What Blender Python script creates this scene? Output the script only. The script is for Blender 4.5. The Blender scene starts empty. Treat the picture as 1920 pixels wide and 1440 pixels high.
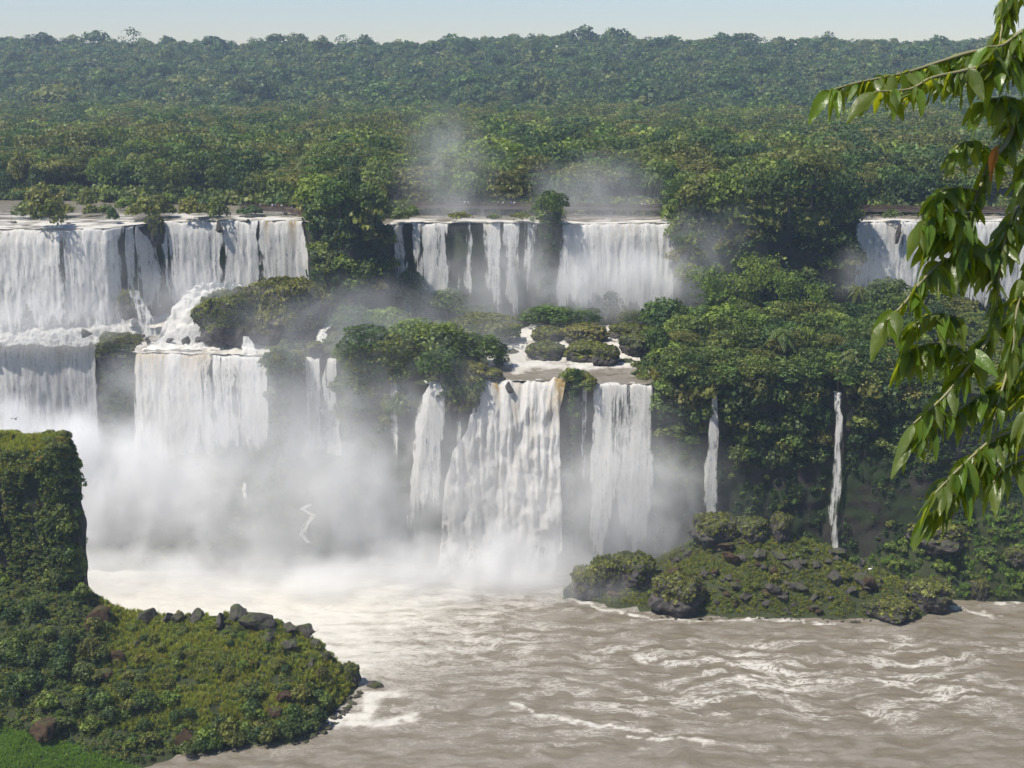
import bpy, bmesh, math, random
import numpy as np
from mathutils import Vector

random.seed(5)
rng = np.random.default_rng(11)
scene = bpy.context.scene
COL = scene.collection
R = math.radians

# ------------------------------------------------------------------ camera model (photo is 1920 x 1440)
FPX, PITCH = 2318.0, R(14.5)
CAMZ = 125.0
CP, SP = math.cos(PITCH), math.sin(PITCH)

def ray(px, py):
    a = (np.asarray(px, float) - 960) / FPX
    b = -(np.asarray(py, float) - 720) / FPX
    return a, CP + b * SP, -SP + b * CP

def P(px, py, z):
    """world point where the line of sight of a photo pixel meets height z"""
    a, dy, dz = ray(px, py)
    t = (z - CAMZ) / dz
    return np.array([a * t, dy * t, CAMZ + dz * t])

def PY(px, py, Y):
    a, dy, dz = ray(px, py)
    t = Y / dy
    return np.array([a * t, Y + 0 * t, CAMZ + dz * t])

def PD(px, py, d):
    a, dy, dz = ray(px, py)
    return np.array([a * d, dy * d, CAMZ + dz * d])

def m_per_px(Y, z):
    return (Y * CP - (z - CAMZ) * SP) / FPX

def to_px(x, y, z):
    d = y * CP - (z - CAMZ) * SP
    return 960 + FPX * x / d, 720 - FPX * (y * SP + (z - CAMZ) * CP) / d

# ------------------------------------------------------------------ noise
_perm = np.random.default_rng(3).permutation(256)
_perm = np.concatenate([_perm, _perm, _perm])
_g = np.random.default_rng(4).normal(size=(256, 3))
_g /= np.linalg.norm(_g, axis=1)[:, None]

def perlin(x, y, z=0.0):
    x, y, z = np.broadcast_arrays(np.asarray(x, float), np.asarray(y, float), np.asarray(z, float))
    xi, yi, zi = np.floor(x).astype(int), np.floor(y).astype(int), np.floor(z).astype(int)
    xf, yf, zf = x - xi, y - yi, z - zi
    u, v, w = [t * t * t * (t * (t * 6 - 15) + 10) for t in (xf, yf, zf)]
    out = 0
    for i in (0, 1):
        for j in (0, 1):
            for k in (0, 1):
                h = _perm[_perm[_perm[(xi + i) & 255] + ((yi + j) & 255)] + ((zi + k) & 255)]
                g = _g[h]
                d = g[..., 0] * (xf - i) + g[..., 1] * (yf - j) + g[..., 2] * (zf - k)
                out = out + d * (u if i else 1 - u) * (v if j else 1 - v) * (w if k else 1 - w)
    return out * 1.5

def fbm(x, y, z=0.0, o=4, gain=.5):
    s, a, f = 0, 1.0, 1.0
    for k in range(o):
        s = s + a * perlin(x * f + 17.3 * k, y * f - 9.1 * k, z * f + 4.7 * k)
        a *= gain
        f *= 2.03
    return s

def ridged(x, y, z=0.0, o=3):
    s, a, f = 0, 1.0, 1.0
    for k in range(o):
        s = s + a * (1 - 2 * np.abs(perlin(x * f + 31.3 * k, y * f - 11.1 * k, z * f + 2.7 * k)))
        a *= .5
        f *= 2.07
    return s

def sstep(a, b, x):
    t = np.clip((np.asarray(x, float) - a) / (b - a), 0, 1)
    return t * t * (3 - 2 * t)

# ------------------------------------------------------------------ mesh helpers
def mesh(name, V, Fq, mats, attrs=None, smooth=True, mat_idx=None, face_attrs=None):
    V = np.ascontiguousarray(V, np.float32).reshape(-1, 3)
    Fq = np.asarray(Fq, np.int32)
    k = Fq.shape[1]
    me = bpy.data.meshes.new(name)
    me.vertices.add(len(V))
    me.vertices.foreach_set('co', V.ravel())
    me.loops.add(Fq.size)
    me.loops.foreach_set('vertex_index', Fq.ravel())
    me.polygons.add(len(Fq))
    me.polygons.foreach_set('loop_start', np.arange(0, Fq.size, k, dtype=np.int32))
    me.polygons.foreach_set('use_smooth', np.full(len(Fq), smooth, bool))
    for m in (mats if isinstance(mats, (list, tuple)) else [mats]):
        me.materials.append(m)
    if mat_idx is not None:
        me.polygons.foreach_set('material_index', np.asarray(mat_idx, np.int32))
    for n, a in (attrs or {}).items():
        at = me.attributes.new(n, 'FLOAT', 'POINT')
        at.data.foreach_set('value', np.ascontiguousarray(a, np.float32).ravel())
    for n, a in (face_attrs or {}).items():
        at = me.attributes.new(n, 'FLOAT', 'FACE')
        at.data.foreach_set('value', np.ascontiguousarray(a, np.float32).ravel())
    me.update(calc_edges=True)
    me.validate()
    return me

def grid_faces(nr, nc):
    i = np.arange(nr - 1)[:, None] * nc + np.arange(nc - 1)[None, :]
    i = i.ravel()
    return np.stack([i, i + 1, i + nc + 1, i + nc], 1)

def link(name, data, parent=None, loc=(0, 0, 0), rot=None, scale=None):
    o = bpy.data.objects.new(name, data)
    COL.objects.link(o)
    o.location = loc
    if rot is not None:
        o.rotation_euler = rot
    if scale is not None:
        o.scale = scale
    if parent:
        o.parent = parent
    return o

def tag(o, label=None, cat=None, group=None, kind=None):
    if label: o['label'] = label
    if cat: o['category'] = cat
    if group: o['group'] = group
    if kind: o['kind'] = kind
    return o

class Geo:
    """collects quads/tris (as quads) and per-face tint"""
    def __init__(s): s.V, s.F, s.t, s.n = [], [], [], 0
    def add(s, V, F, t=.5):
        V = np.asarray(V, float).reshape(-1, 3); F = np.asarray(F, int)
        s.V.append(V); s.F.append(F + s.n); s.n += len(V)
        s.t.append(np.broadcast_to(np.asarray(t, float), (len(F),)))
    def build(s, name, mat, smooth=True):
        return mesh(name, np.concatenate(s.V), np.concatenate(s.F), mat, smooth=smooth, face_attrs={'tint': np.concatenate(s.t)})

def tube(g, pts, rad, n=6, t=.5):
    pts = np.asarray(pts, float); rad = np.broadcast_to(np.asarray(rad, float), (len(pts),))
    d = np.gradient(pts, axis=0); d /= np.linalg.norm(d, axis=1)[:, None] + 1e-9
    up = np.where(np.abs(d[:, 2:3]) > .9, [[1., 0, 0]], [[0, 0, 1.]])
    a = np.cross(d, up); a /= np.linalg.norm(a, axis=1)[:, None] + 1e-9
    b = np.cross(d, a)
    th = np.linspace(0, 2 * np.pi, n, endpoint=False)
    ring = pts[:, None] + rad[:, None, None] * (np.cos(th)[None, :, None] * a[:, None] + np.sin(th)[None, :, None] * b[:, None])
    V = ring.reshape(-1, 3)
    F = []
    for i in range(len(pts) - 1):
        for j in range(n):
            F.append((i * n + j, i * n + (j + 1) % n, (i + 1) * n + (j + 1) % n, (i + 1) * n + j))
    # end caps as degenerate-free quads fan
    k = len(V)
    V = np.vstack([V, pts[:1], pts[-1:]])
    m = (len(pts) - 1) * n
    for j in range(0, n, 2):
        F.append((k, (j + 2) % n, (j + 1) % n, j))
        F.append((k + 1, m + j, m + (j + 1) % n, m + (j + 2) % n))
    g.add(V, F, t)

def box(g, c, s, rz=0, t=.5, taper=1.0):
    x, y, z = np.array(s) / 2
    V = np.array([(-x, -y, -z), (x, -y, -z), (x, y, -z), (-x, y, -z), (-x * taper, -y * taper, z), (x * taper, -y * taper, z), (x * taper, y * taper, z), (-x * taper, y * taper, z)])
    cs, sn = math.cos(rz), math.sin(rz)
    V = np.stack([V[:, 0] * cs - V[:, 1] * sn, V[:, 0] * sn + V[:, 1] * cs, V[:, 2]], 1) + np.array(c)
    g.add(V, [(0, 3, 2, 1), (4, 5, 6, 7), (0, 1, 5, 4), (1, 2, 6, 5), (2, 3, 7, 6), (3, 0, 4, 7)], t)

def cards(C, Nrm, size, r, aspect=1.0, jit=.8):
    """one bent leaf-clump quad at every centre C, facing roughly along Nrm"""
    n = len(C)
    Nn = Nrm + r.normal(size=(n, 3)) * jit
    Nn /= np.linalg.norm(Nn, axis=1)[:, None] + 1e-9
    t = r.normal(size=(n, 3))
    t -= (t * Nn).sum(1)[:, None] * Nn
    t /= np.linalg.norm(t, axis=1)[:, None] + 1e-9
    b = np.cross(Nn, t)
    s = (np.broadcast_to(size, (n,)) * r.uniform(.6, 1.35, n))[:, None]
    a = aspect * r.uniform(.6, 1.0, n)[:, None]
    off = r.uniform(-.25, .25, (n, 4, 1)) * Nn[:, None] * s[:, None]
    q = np.stack([C - t * s * .5, C - b * s * .5 * a, C + t * s * .5, C + b * s * .5 * a], 1) + off
    return q.reshape(-1, 3), np.arange(4 * n).reshape(-1, 4)

# ------------------------------------------------------------------ node helpers
class NT:
    def __init__(s, name):
        s.m = bpy.data.materials.new(name); s.m.use_nodes = True
        s.t = s.m.node_tree; s.t.nodes.clear()
        s.out = s.t.nodes.new('ShaderNodeOutputMaterial')
    def n(s, ty, ins=None, **kw):
        nd = s.t.nodes.new(ty)
        for k, v in kw.items(): setattr(nd, k, v)
        for k, v in (ins or {}).items(): s.set(nd, k, v)
        return nd
    def set(s, nd, k, v):
        sock = nd.inputs[k]
        if isinstance(v, bpy.types.NodeSocket): s.t.links.new(v, sock)
        elif isinstance(v, bpy.types.Node): s.t.links.new(v.outputs[0], sock)
        elif isinstance(v, (tuple, list)) and sock.type == 'RGBA' and len(v) == 3: sock.default_value = (*v, 1)
        else: sock.default_value = v
    def math(s, op, a, b=0.0, clamp=False):
        nd = s.n('ShaderNodeMath', operation=op, use_clamp=clamp); s.set(nd, 0, a); s.set(nd, 1, b); return nd.outputs[0]
    def mix(s, f, a, b, blend='MIX'):
        nd = s.n('ShaderNodeMix', data_type='RGBA', blend_type=blend)
        s.set(nd, 'Factor', f); s.set(nd, 6, a); s.set(nd, 7, b); return nd.outputs[2]
    def rng(s, x, a, b, c=0.0, d=1.0, smooth=True):
        nd = s.n('ShaderNodeMapRange', interpolation_type='SMOOTHSTEP' if smooth else 'LINEAR')
        for k, v in zip(range(5), (x, a, b, c, d)): s.set(nd, k, v)
        return nd.outputs[0]
    def ramp(s, f, stops):
        nd = s.n('ShaderNodeValToRGB'); s.set(nd, 0, f)
        e = nd.color_ramp.elements
        while len(e) < len(stops): e.new(.5)
        for el, (p, c) in zip(e, stops): el.position = p; el.color = (*c, 1)
        return nd.outputs[0]
    def noise(s, vec, scale=1.0, detail=4.0, rough=.55, dist=0.0):
        nd = s.n('ShaderNodeTexNoise'); s.set(nd, 'Vector', vec); s.set(nd, 'Scale', scale); s.set(nd, 'Detail', detail)
        s.set(nd, 'Roughness', rough); s.set(nd, 'Distortion', dist); return nd.outputs[0]
    def mapping(s, vec, scale):
        nd = s.n('ShaderNodeMapping'); s.set(nd, 'Vector', vec); nd.inputs['Scale'].default_value = scale; return nd.outputs[0]
    def attr(s, name, ty='GEOMETRY', out='Fac'):
        return s.n('ShaderNodeAttribute', attribute_name=name, attribute_type=ty).outputs[out]
    def surf(s, sh): s.t.links.new(sh if isinstance(sh, bpy.types.NodeSocket) else sh.outputs[0], s.out.inputs['Surface']); return s.m

def foliage_mat(name, cols, trans=.32, rough=.55, tcol=1.7, gain=1.65):
    k = NT(name)
    info = k.n('ShaderNodeObjectInfo').outputs['Random']
    stops = [(i / max(1, len(cols) - 1), tuple(v * gain * q for v, q in zip(c, (1.10, .96, .86)))) for i, c in enumerate(cols)]
    base = k.ramp(info, stops)
    tint = k.attr('tint')
    v = k.rng(tint, 0, 1, .30, 1.80, False)
    hsv = k.n('ShaderNodeHueSaturation', {'Color': base, 'Value': v, 'Hue': k.rng(tint, 0, 1, .515, .485, False)})
    pr = k.n('ShaderNodeBsdfPrincipled', {'Base Color': hsv, 'Roughness': rough, 'Specular IOR Level': .3})
    tr = k.n('ShaderNodeBsdfTranslucent', {'Color': k.mix(1.0, hsv.outputs[0], (tcol, tcol * .95, tcol * .4), 'MULTIPLY')})
    return k.surf(k.n('ShaderNodeMixShader', {0: trans, 1: pr, 2: tr}))

M = {}
M['jungle'] = foliage_mat('jungle_leaves', [(.030, .062, .014), (.058, .085, .020), (.040, .080, .020), (.078, .092, .026), (.046, .090, .018), (.026, .054, .018)])
M['olive'] = foliage_mat('olive_leaves', [(.070, .088, .024), (.078, .094, .026), (.060, .084, .022), (.085, .092, .030)])
M['bright'] = foliage_mat('bright_leaves', [(.075, .125, .020), (.085, .13, .028), (.06, .11, .02)], .32)
M['dark'] = foliage_mat('dark_leaves', [(.020, .044, .016), (.026, .054, .018), (.032, .056, .02)])
M['moss'] = foliage_mat('moss_leaves', [(.052, .070, .016), (.068, .084, .018), (.044, .064, .018), (.078, .086, .022)], gain=2.05)
M['shrub'] = foliage_mat('shrub_leaves', [(.036, .072, .018), (.058, .090, .022), (.046, .070, .026), (.070, .100, .022), (.03, .06, .02)], gain=1.95)
M['grass'] = foliage_mat('grass_blades', [(.095, .138, .024), (.125, .15, .03), (.08, .12, .024), (.14, .145, .032)], .40, gain=2.05)
M['lush'] = foliage_mat('lush_grass_blades', [(.085, .17, .035), (.10, .19, .04), (.07, .15, .035)], .4)
M['hill'] = foliage_mat('hill_leaves', [(.026, .056, .018), (.050, .082, .022), (.030, .062, .022), (.070, .090, .028), (.020, .042, .020), (.044, .088, .020)], gain=1.75)
M['yellow'] = foliage_mat('yellow_flowers', [(.35, .2, .02), (.25, .18, .03)])

def bark_mat():
    k = NT('bark')
    tc = k.n('ShaderNodeTexCoord').outputs['Object']
    n = k.noise(k.mapping(tc, (3, 3, .8)), 4, 5)
    return k.surf(k.n('ShaderNodeBsdfPrincipled', {'Base Color': k.ramp(n, [(.3, (.05, .04, .03)), (.7, (.19, .16, .12))]), 'Roughness': .9}))
M['bark'] = bark_mat()

def rock_mat(name, dark, light, moss, moss_amt, scale=.35, streak=(1, 1, .35)):
    k = NT(name)
    g = k.n('ShaderNodeNewGeometry')
    pos = g.outputs['Position']
    n1 = k.noise(k.mapping(pos, streak), scale, 6, .62)
    n2 = k.noise(pos, scale * 6, 5, .6)
    n3 = k.noise(pos, scale * .45, 4, .6)
    col = k.ramp(k.math('ADD', k.math('MULTIPLY', n1, .6), k.math('MULTIPLY', n2, .4)), [(.34, dark), (.5, tuple((a + b) / 2 for a, b in zip(dark, light))), (.66, light)])
    nz = k.n('ShaderNodeSeparateXYZ', {0: g.outputs['Normal']}).outputs[2]
    f = k.math('ADD', k.math('MULTIPLY', nz, .55), k.math('ADD', k.math('MULTIPLY', n3, 1.4), k.math('MULTIPLY', n2, .5)))
    mask = k.rng(f, 1.55 - moss_amt, 1.85 - moss_amt)
    mc = k.mix(n2, tuple(c * .55 for c in moss), tuple(c * 1.5 for c in moss))
    bmp = k.n('ShaderNodeBump', {'Strength': .7, 'Distance': .35, 'Height': k.math('ADD', n1, k.math('MULTIPLY', n2, .5))})
    return k.surf(k.n('ShaderNodeBsdfPrincipled', {'Base Color': k.mix(mask, col, mc), 'Roughness': .85, 'Specular IOR Level': .3, 'Normal': bmp}))
M['cliff'] = rock_mat('basalt_cliff', (.012, .011, .011), (.055, .046, .040), (.020, .032, .010), .72, .22)
M['boulder'] = rock_mat('basalt_boulder', (.016, .014, .014), (.105, .092, .084), (.05, .06, .018), .25, .9, (1, 1, 1))
M['redrock'] = rock_mat('rust_boulder', (.018, .011, .007), (.082, .048, .026), (.05, .06, .018), .15, .9, (1, 1, 1))
M['soil'] = rock_mat('overgrown_soil', (.024, .020, .012), (.075, .060, .036), (.034, .042, .014), .95, .5, (1, 1, 1))
M['forestfloor'] = rock_mat('forest_floor', (.012, .014, .007), (.03, .03, .014), (.018, .03, .009), 1.0, .4, (1, 1, 1))

def fall_mat():
    k = NT('falling_water')
    tc = k.n('ShaderNodeTexCoord').outputs['Object']
    streak = k.noise(k.mapping(tc, (1.9, .5, .10)), 1.0, 7, .66)
    clump = k.noise(k.mapping(tc, (1.1, .6, .38)), 1.0, 8, .72, .5)
    churn = k.attr('churn', 'OBJECT')
    boil = k.noise(k.mapping(tc, (.42, .42, .24)), 1.0, 9, .66, .9)
    streak = k.n('ShaderNodeMix', {0: churn, 2: streak, 3: boil}, data_type='FLOAT').outputs[0]
    grain = k.noise(k.mapping(tc, (2.6, 1.5, 1.1)), 1.0, 5, .7)
    mixn = k.math('ADD', k.math('MULTIPLY', streak, .45), k.math('ADD', k.math('MULTIPLY', clump, .33), k.math('MULTIPLY', grain, .22)))
    col = k.ramp(mixn, [(.385, (.36, .38, .385)), (.45, (.78, .775, .755)), (.51, (.95, .935, .90))])
    col = k.mix(k.math('MULTIPLY', churn, .45), col, (.95, .935, .90))
    col = k.mix(k.math('MULTIPLY', k.attr('tan'), k.rng(streak, .36, .54)), col, (.50, .36, .16))
    a = k.math('ADD', k.attr('cover'), k.math('MULTIPLY', k.math('SUBTRACT', streak, .5), 1.5))
    a = k.math('ADD', a, k.math('MULTIPLY', k.math('SUBTRACT', clump, .5), .9))
    alpha = k.rng(a, .26, .70)
    bmp = k.n('ShaderNodeBump', {'Strength': .35, 'Distance': .45, 'Height': k.math('ADD', k.math('MULTIPLY', clump, .6), k.math('MULTIPLY', grain, .4))})
    df = k.n('ShaderNodeBsdfDiffuse', {'Color': col, 'Normal': bmp})
    tr = k.n('ShaderNodeBsdfTranslucent', {'Color': col, 'Normal': bmp})
    body = k.n('ShaderNodeMixShader', {0: .48, 1: df, 2: tr})
    return k.surf(k.n('ShaderNodeMixShader', {0: alpha, 1: k.n('ShaderNodeBsdfTransparent'), 2: body}))
M['fall'] = fall_mat()

def river_mat():
    k = NT('silty_river_water')
    pos = k.n('ShaderNodeNewGeometry').outputs['Position']
    foam = k.attr('foam')  # on the lower river this also holds the painted reflection
    n1 = k.noise(k.mapping(pos, (.5, .8, .5)), 1.0, 6, .65, .6)
    n2 = k.noise(k.mapping(pos, (1.6, 2.6, 1.6)), 1.0, 5, .65)
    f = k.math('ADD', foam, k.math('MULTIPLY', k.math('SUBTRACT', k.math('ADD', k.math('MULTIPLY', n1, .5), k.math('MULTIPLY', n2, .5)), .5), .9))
    wv = k.n('ShaderNodeVectorMath', {0: pos, 1: k.n('ShaderNodeVectorMath', {0: k.n('ShaderNodeTexNoise', {'Vector': pos, 'Scale': .07, 'Detail': 4.0}).outputs['Color'], 1: (16.0, 13.0, 0.0)}, operation='MULTIPLY')}, operation='ADD').outputs[0]
    s1 = k.noise(k.mapping(wv, (.30, .95, .3)), 1.0, 8, .72)
    s2 = k.noise(k.mapping(wv, (.10, .34, .3)), 1.0, 3, .5)
    ridge = k.math('SUBTRACT', 1.0, k.math('MULTIPLY', k.math('ABSOLUTE', k.math('SUBTRACT', s1, .5)), 11.0), True)
    chopa = k.attr('chop')
    lace = k.math('MULTIPLY', k.math('MULTIPLY', ridge, k.rng(s2, .40, .58)), chopa)
    f = k.math('ADD', f, k.math('MULTIPLY', lace, .85))
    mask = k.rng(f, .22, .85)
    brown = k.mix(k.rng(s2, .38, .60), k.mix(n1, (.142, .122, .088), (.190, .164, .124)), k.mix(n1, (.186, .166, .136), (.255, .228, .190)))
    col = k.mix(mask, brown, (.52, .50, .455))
    bmp = k.n('ShaderNodeBump', {'Strength': .6, 'Distance': .55, 'Height': k.math('ADD', s1, k.math('MULTIPLY', n2, .35))})
    pr = k.n('ShaderNodeBsdfPrincipled', {'Base Color': col, 'Roughness': k.rng(mask, 0, 1, .22, .8), 'Specular IOR Level': k.rng(mask, 0, 1, .5, .1), 'Normal': bmp})
    return k.surf(pr)
M['river'] = river_mat()

def flat_mat(name, c, rough=.7, spec=.3, var=.25):
    k = NT(name)
    tc = k.n('ShaderNodeTexCoord').outputs['Object']
    n = k.noise(tc, 2.5, 4)
    col = k.mix(n, tuple(v * (1 - var) for v in c), tuple(v * (1 + var) for v in c))
    return k.surf(k.n('ShaderNodeBsdfPrincipled', {'Base Color': col, 'Roughness': rough, 'Specular IOR Level': spec}))
M['rail'] = flat_mat('weathered_red_railing', (.085, .050, .040))
M['deck'] = flat_mat('weathered_deck', (.15, .12, .10))
M['concrete'] = flat_mat('dark_concrete', (.13, .12, .11))
M['skin'] = flat_mat('skin', (.42, .27, .19), .5)
M['white_shirt'] = flat_mat('white_cotton', (.78, .77, .75))
M['blue_shirt'] = flat_mat('blue_cotton', (.12, .2, .42))
M['red_shirt'] = flat_mat('red_cotton', (.5, .09, .07))
M['grey_shirt'] = flat_mat('grey_cotton', (.4, .4, .4))
M['yellow_shirt'] = flat_mat('yellow_cotton', (.65, .5, .2))
M['trousers'] = flat_mat('dark_trousers', (.05, .055, .08))
M['hair'] = flat_mat('dark_hair', (.03, .02, .015))
M['feather'] = flat_mat('white_feathers', (.8, .8, .78))
M['darkfeather'] = flat_mat('dark_feathers', (.05, .05, .05))
M['beak'] = flat_mat('yellow_beak', (.6, .4, .1))

def mist_mat():
    k = NT('mist')
    tc = k.n('ShaderNodeTexCoord').outputs['Object']
    ln = k.n('ShaderNodeVectorMath', {0: tc}, operation='LENGTH').outputs['Value']
    wn = k.noise(k.n('ShaderNodeNewGeometry').outputs['Position'], .085, 3, .62, 0.0)
    wl_ = k.math('ADD', ln, k.math('MULTIPLY', k.math('SUBTRACT', wn, .36), .75))
    wl_ = k.math('MAXIMUM', wl_, ln)
    fall = k.math('SUBTRACT', 1.0, k.math('MULTIPLY', wl_, wl_), True)
    fall = k.math('POWER', fall, 1.5)
    pos = k.n('ShaderNodeNewGeometry').outputs['Position']
    n = k.noise(k.mapping(pos, (1, 1, .6)), .060, 2, .6, .9)
    w = k.rng(n, .34, .68, .5, 1.5)
    d = k.math('MULTIPLY', k.math('MULTIPLY', fall, w), k.attr('density', 'OBJECT'))
    sc = k.n('ShaderNodeVolumeScatter', {'Color': (.998, .997, .994), 'Density': d, 'Anisotropy': -.3})
    k.t.links.new(sc.outputs[0], k.out.inputs['Volume'])
    return k.m
M['mist'] = mist_mat()

def haze_mat():
    k = NT('haze')
    pv = k.n('ShaderNodeVolumePrincipled', {'Color': (.62, .78, 1.0), 'Density': HAZE_D, 'Anisotropy': .25})
    k.t.links.new(pv.outputs[0], k.out.inputs['Volume'])
    return k.m
HAZE_D = .00019
M['haze'] = haze_mat()
#@@NEXT
# ------------------------------------------------------------------ the two lips of the falls, read as lines in the place
ZU, ZL = 80.0, 48.0
UL = np.array([(-900, 430), (-60, 429), (120, 429), (200, 427), (300, 415), (420, 413), (565, 412), (592, 420), (650, 432), (718, 428), (735, 420), (770, 417), (1008, 417), (1030, 422), (1056, 419), (1262, 417), (1290, 424), (1450, 425), (1598, 420), (1610, 415), (1790, 414), (2500, 414)], float)
LL = np.array([(-900, 640), (0, 640), (176, 640), (190, 652), (262, 660), (400, 664), (500, 668), (518, 685), (560, 670), (635, 672), (665, 700), (740, 705), (790, 717), (840, 717), (895, 715), (930, 712), (1060, 712), (1078, 722), (1100, 718), (1230, 718), (1260, 725), (1330, 730), (1560, 732), (1750, 745), (2500, 760)], float)
up = P(UL[:, 0], UL[:, 1], ZU); lp = P(LL[:, 0], LL[:, 1], ZL)
YU = lambda X: np.interp(X, up[0], up[1])
YL = lambda X: np.interp(X, lp[0], lp[1])
def UX(px): return float(P(px, np.interp(px, UL[:, 0], UL[:, 1]), ZU)[0])
def LX(px): return float(P(px, np.interp(px, LL[:, 0], LL[:, 1]), ZL)[0])

UW = [(-900, 578), (698, 714), (730, 1012), (1052, 1266), (1460, 1478), (1603, 2500)]         # wet stretches of the upper lip (photo x)
LW = [(-900, 182), (256, 502), (556, 638), (714, 746), (764, 838), (888, 1060), (1084, 1228), (1324, 1350), (1558, 1592)]
def wet(X, spans, fx, soft=2.5):
    w = np.zeros_like(np.asarray(X, float))
    for a, b in spans:
        xa, xb = fx(a), fx(b)
        w = np.maximum(w, sstep(xa - soft, xa + soft * .2, X) * (1 - sstep(xb - soft * .2, xb + soft, X)))
    return w

TT = np.array([(-900, 1090), (200, 1078), (450, 1072), (700, 1062), (850, 1042), (1060, 1045), (1300, 1075), (1500, 1090), (1640, 1105), (1780, 1126), (1920, 1130), (2500, 1150)], float)
tp = P(TT[:, 0], TT[:, 1], 0.0)
YT = lambda X: np.interp(X, tp[0], tp[1])
ZT = lambda X: np.interp(X, [-200, -118, -90, -60, -35, -18, 0, 60, 85, 105, 130, 200], [10, 12, 22, 24, 20, 14, 3, 3, 5, 15, 26, 34])
YLB = lambda X: YL(X) - 2.0
YUB = lambda X: np.maximum(YU(X) - 2.5, YL(X) + 5.0)
def zub(X): return np.interp(X, [-170, -60, -20, 200], [50.5, 51, 51, 52.5])

Xs = np.concatenate([np.linspace(-1000, -190, 30)[:-1], np.arange(-190, 190.1, 1.1), np.linspace(190, 1000, 30)[1:]])

def strip(name, rows, mat, label, cat, rough=None):
    """rows: list of (Y(X), Z(X)) arrays; one column of the place per X"""
    V = np.stack([np.stack([Xs, y, z], 1) for y, z in rows])
    if rough is not None: V = rough(V)
    me = mesh(name, V.reshape(-1, 3), grid_faces(len(rows), len(Xs)), M[mat])
    tag(link(name, me), label, cat, kind='structure')
    return V

def lerp_rows(y0, z0, y1, z1, n, first=True, ease=None):
    out = []
    for i, t in enumerate(np.linspace(0, 1, n)):
        tt = ease(t) if ease else t
        out.append((y0 + (y1 - y0) * t, z0 + (z1 - z0) * tt))
    return out

one = np.ones_like(Xs)
yt, ylb, yl, yub, yu = YT(Xs), YLB(Xs), YL(Xs), YUB(Xs), YU(Xs)
yt = np.minimum(yt, ylb - 1.0)
ztal = ZT(Xs)
wl, wu = wet(Xs, LW, LX), wet(Xs, UW, UX)
zl = ZL - .6 * wl + (1 - wl) * (.5 + 1.2 * np.abs(fbm(Xs * .12, 3.3, 0, 3)))
zu = ZU - 1.0 * wu + (1 - wu) * (1.0 + 1.0 * np.abs(fbm(Xs * .1, 7.7, 0, 3)))
zb = zub(Xs)

strip('riverbed', [(one * 110, one * -4), (one * 180, one * -4), (yt, one * -2.0)], 'soil', 'silty bed under the brown river', 'riverbed')
def rough_talus(V):
    t = np.linspace(0, 1, V.shape[0])[:, None]
    V[..., 2] += np.sin(np.pi * t) * (3.0 * fbm(V[..., 0] * .09, V[..., 1] * .12, 1.0, 4)) * np.clip(ztal / 12, .1, 1)[None]
    V[..., 1] -= np.sin(np.pi * t) * 1.0 * fbm(V[..., 0] * .3, V[..., 2] * .2, 2.0, 3)
    return V
talusV = strip('talus', lerp_rows(yt, one * -2.0, ylb, ztal, 22, ease=lambda t: t ** .8), 'soil', 'green talus slope of fallen rock below the lower cliff', 'slope', rough_talus)
def rough_cliff(amp, s0):
    def f(V):
        t = np.linspace(0, 1, V.shape[0])[:, None]
        e = np.minimum(1, np.minimum(t * 6, (1 - t) * 9))
        n = 1.3 * np.abs(fbm(V[..., 0] * .10 + s0, V[..., 2] * .035, 1.3, 4)) + .7 * np.abs(fbm(V[..., 0] * .5, V[..., 2] * .10, s0, 3)) + .5 * np.abs(perlin(V[..., 0] * .05, V[..., 2] * .25, s0))
        V[..., 1] += amp * n * e
        V[..., 0] += .5 * e * fbm(V[..., 0] * .3, V[..., 2] * .3, s0 + 3, 2)
        return V
    return f
cliffV = strip('cliff', lerp_rows(ylb, ztal, yl, zl, 58), 'cliff', 'dark lower basalt cliff behind the lower falls', 'cliff', rough_cliff(1.5, 2.0))
def rough_ledge(V):
    t = np.linspace(0, 1, V.shape[0])[:, None]
    dry = 1 - np.maximum(wl[None] * np.exp(-t * 6), np.exp(-((V[..., 0] - 8) / 22) ** 2))
    V[..., 2] += np.sin(np.pi * t) * (.6 + 2.2 * fbm(V[..., 0] * .08, V[..., 1] * .1, 5.0, 4)) * dry
    V[..., 2] -= .9 * np.sin(np.pi * t) * (1 - dry)
    # the ledge east of the middle cascades climbs in a wooded slope
    V[..., 2] += np.sin(np.pi * np.clip(t, 0, 1) ** .8) * 5.0 * sstep(42, 70, V[..., 0])
    V[..., 2] += np.sin(np.pi * t) * 3.0 * sstep(-52, -44, V[..., 0]) * (1 - sstep(-16, -8, V[..., 0]))
    return V
ledgeV = strip('rock_ledge', lerp_rows(yl, zl, yub, zb, 26), 'soil', 'wide wooded rock ledge between the lower and upper falls', 'ledge', rough_ledge)
ucliffV = strip('cliff', lerp_rows(yub, zb, yu, zu, 40), 'cliff', 'dark upper basalt cliff behind the upper falls', 'cliff', rough_cliff(1.2, 9.0))
def rough_plateau(V):
    n = V.shape[0]
    t = np.linspace(0, 1, n)[:, None]
    V[..., 2] += 1.0 * fbm(V[..., 0] * .03, V[..., 1] * .03, 2.2, 3) * np.clip(t * 4, 0, 1)
    return V
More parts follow.
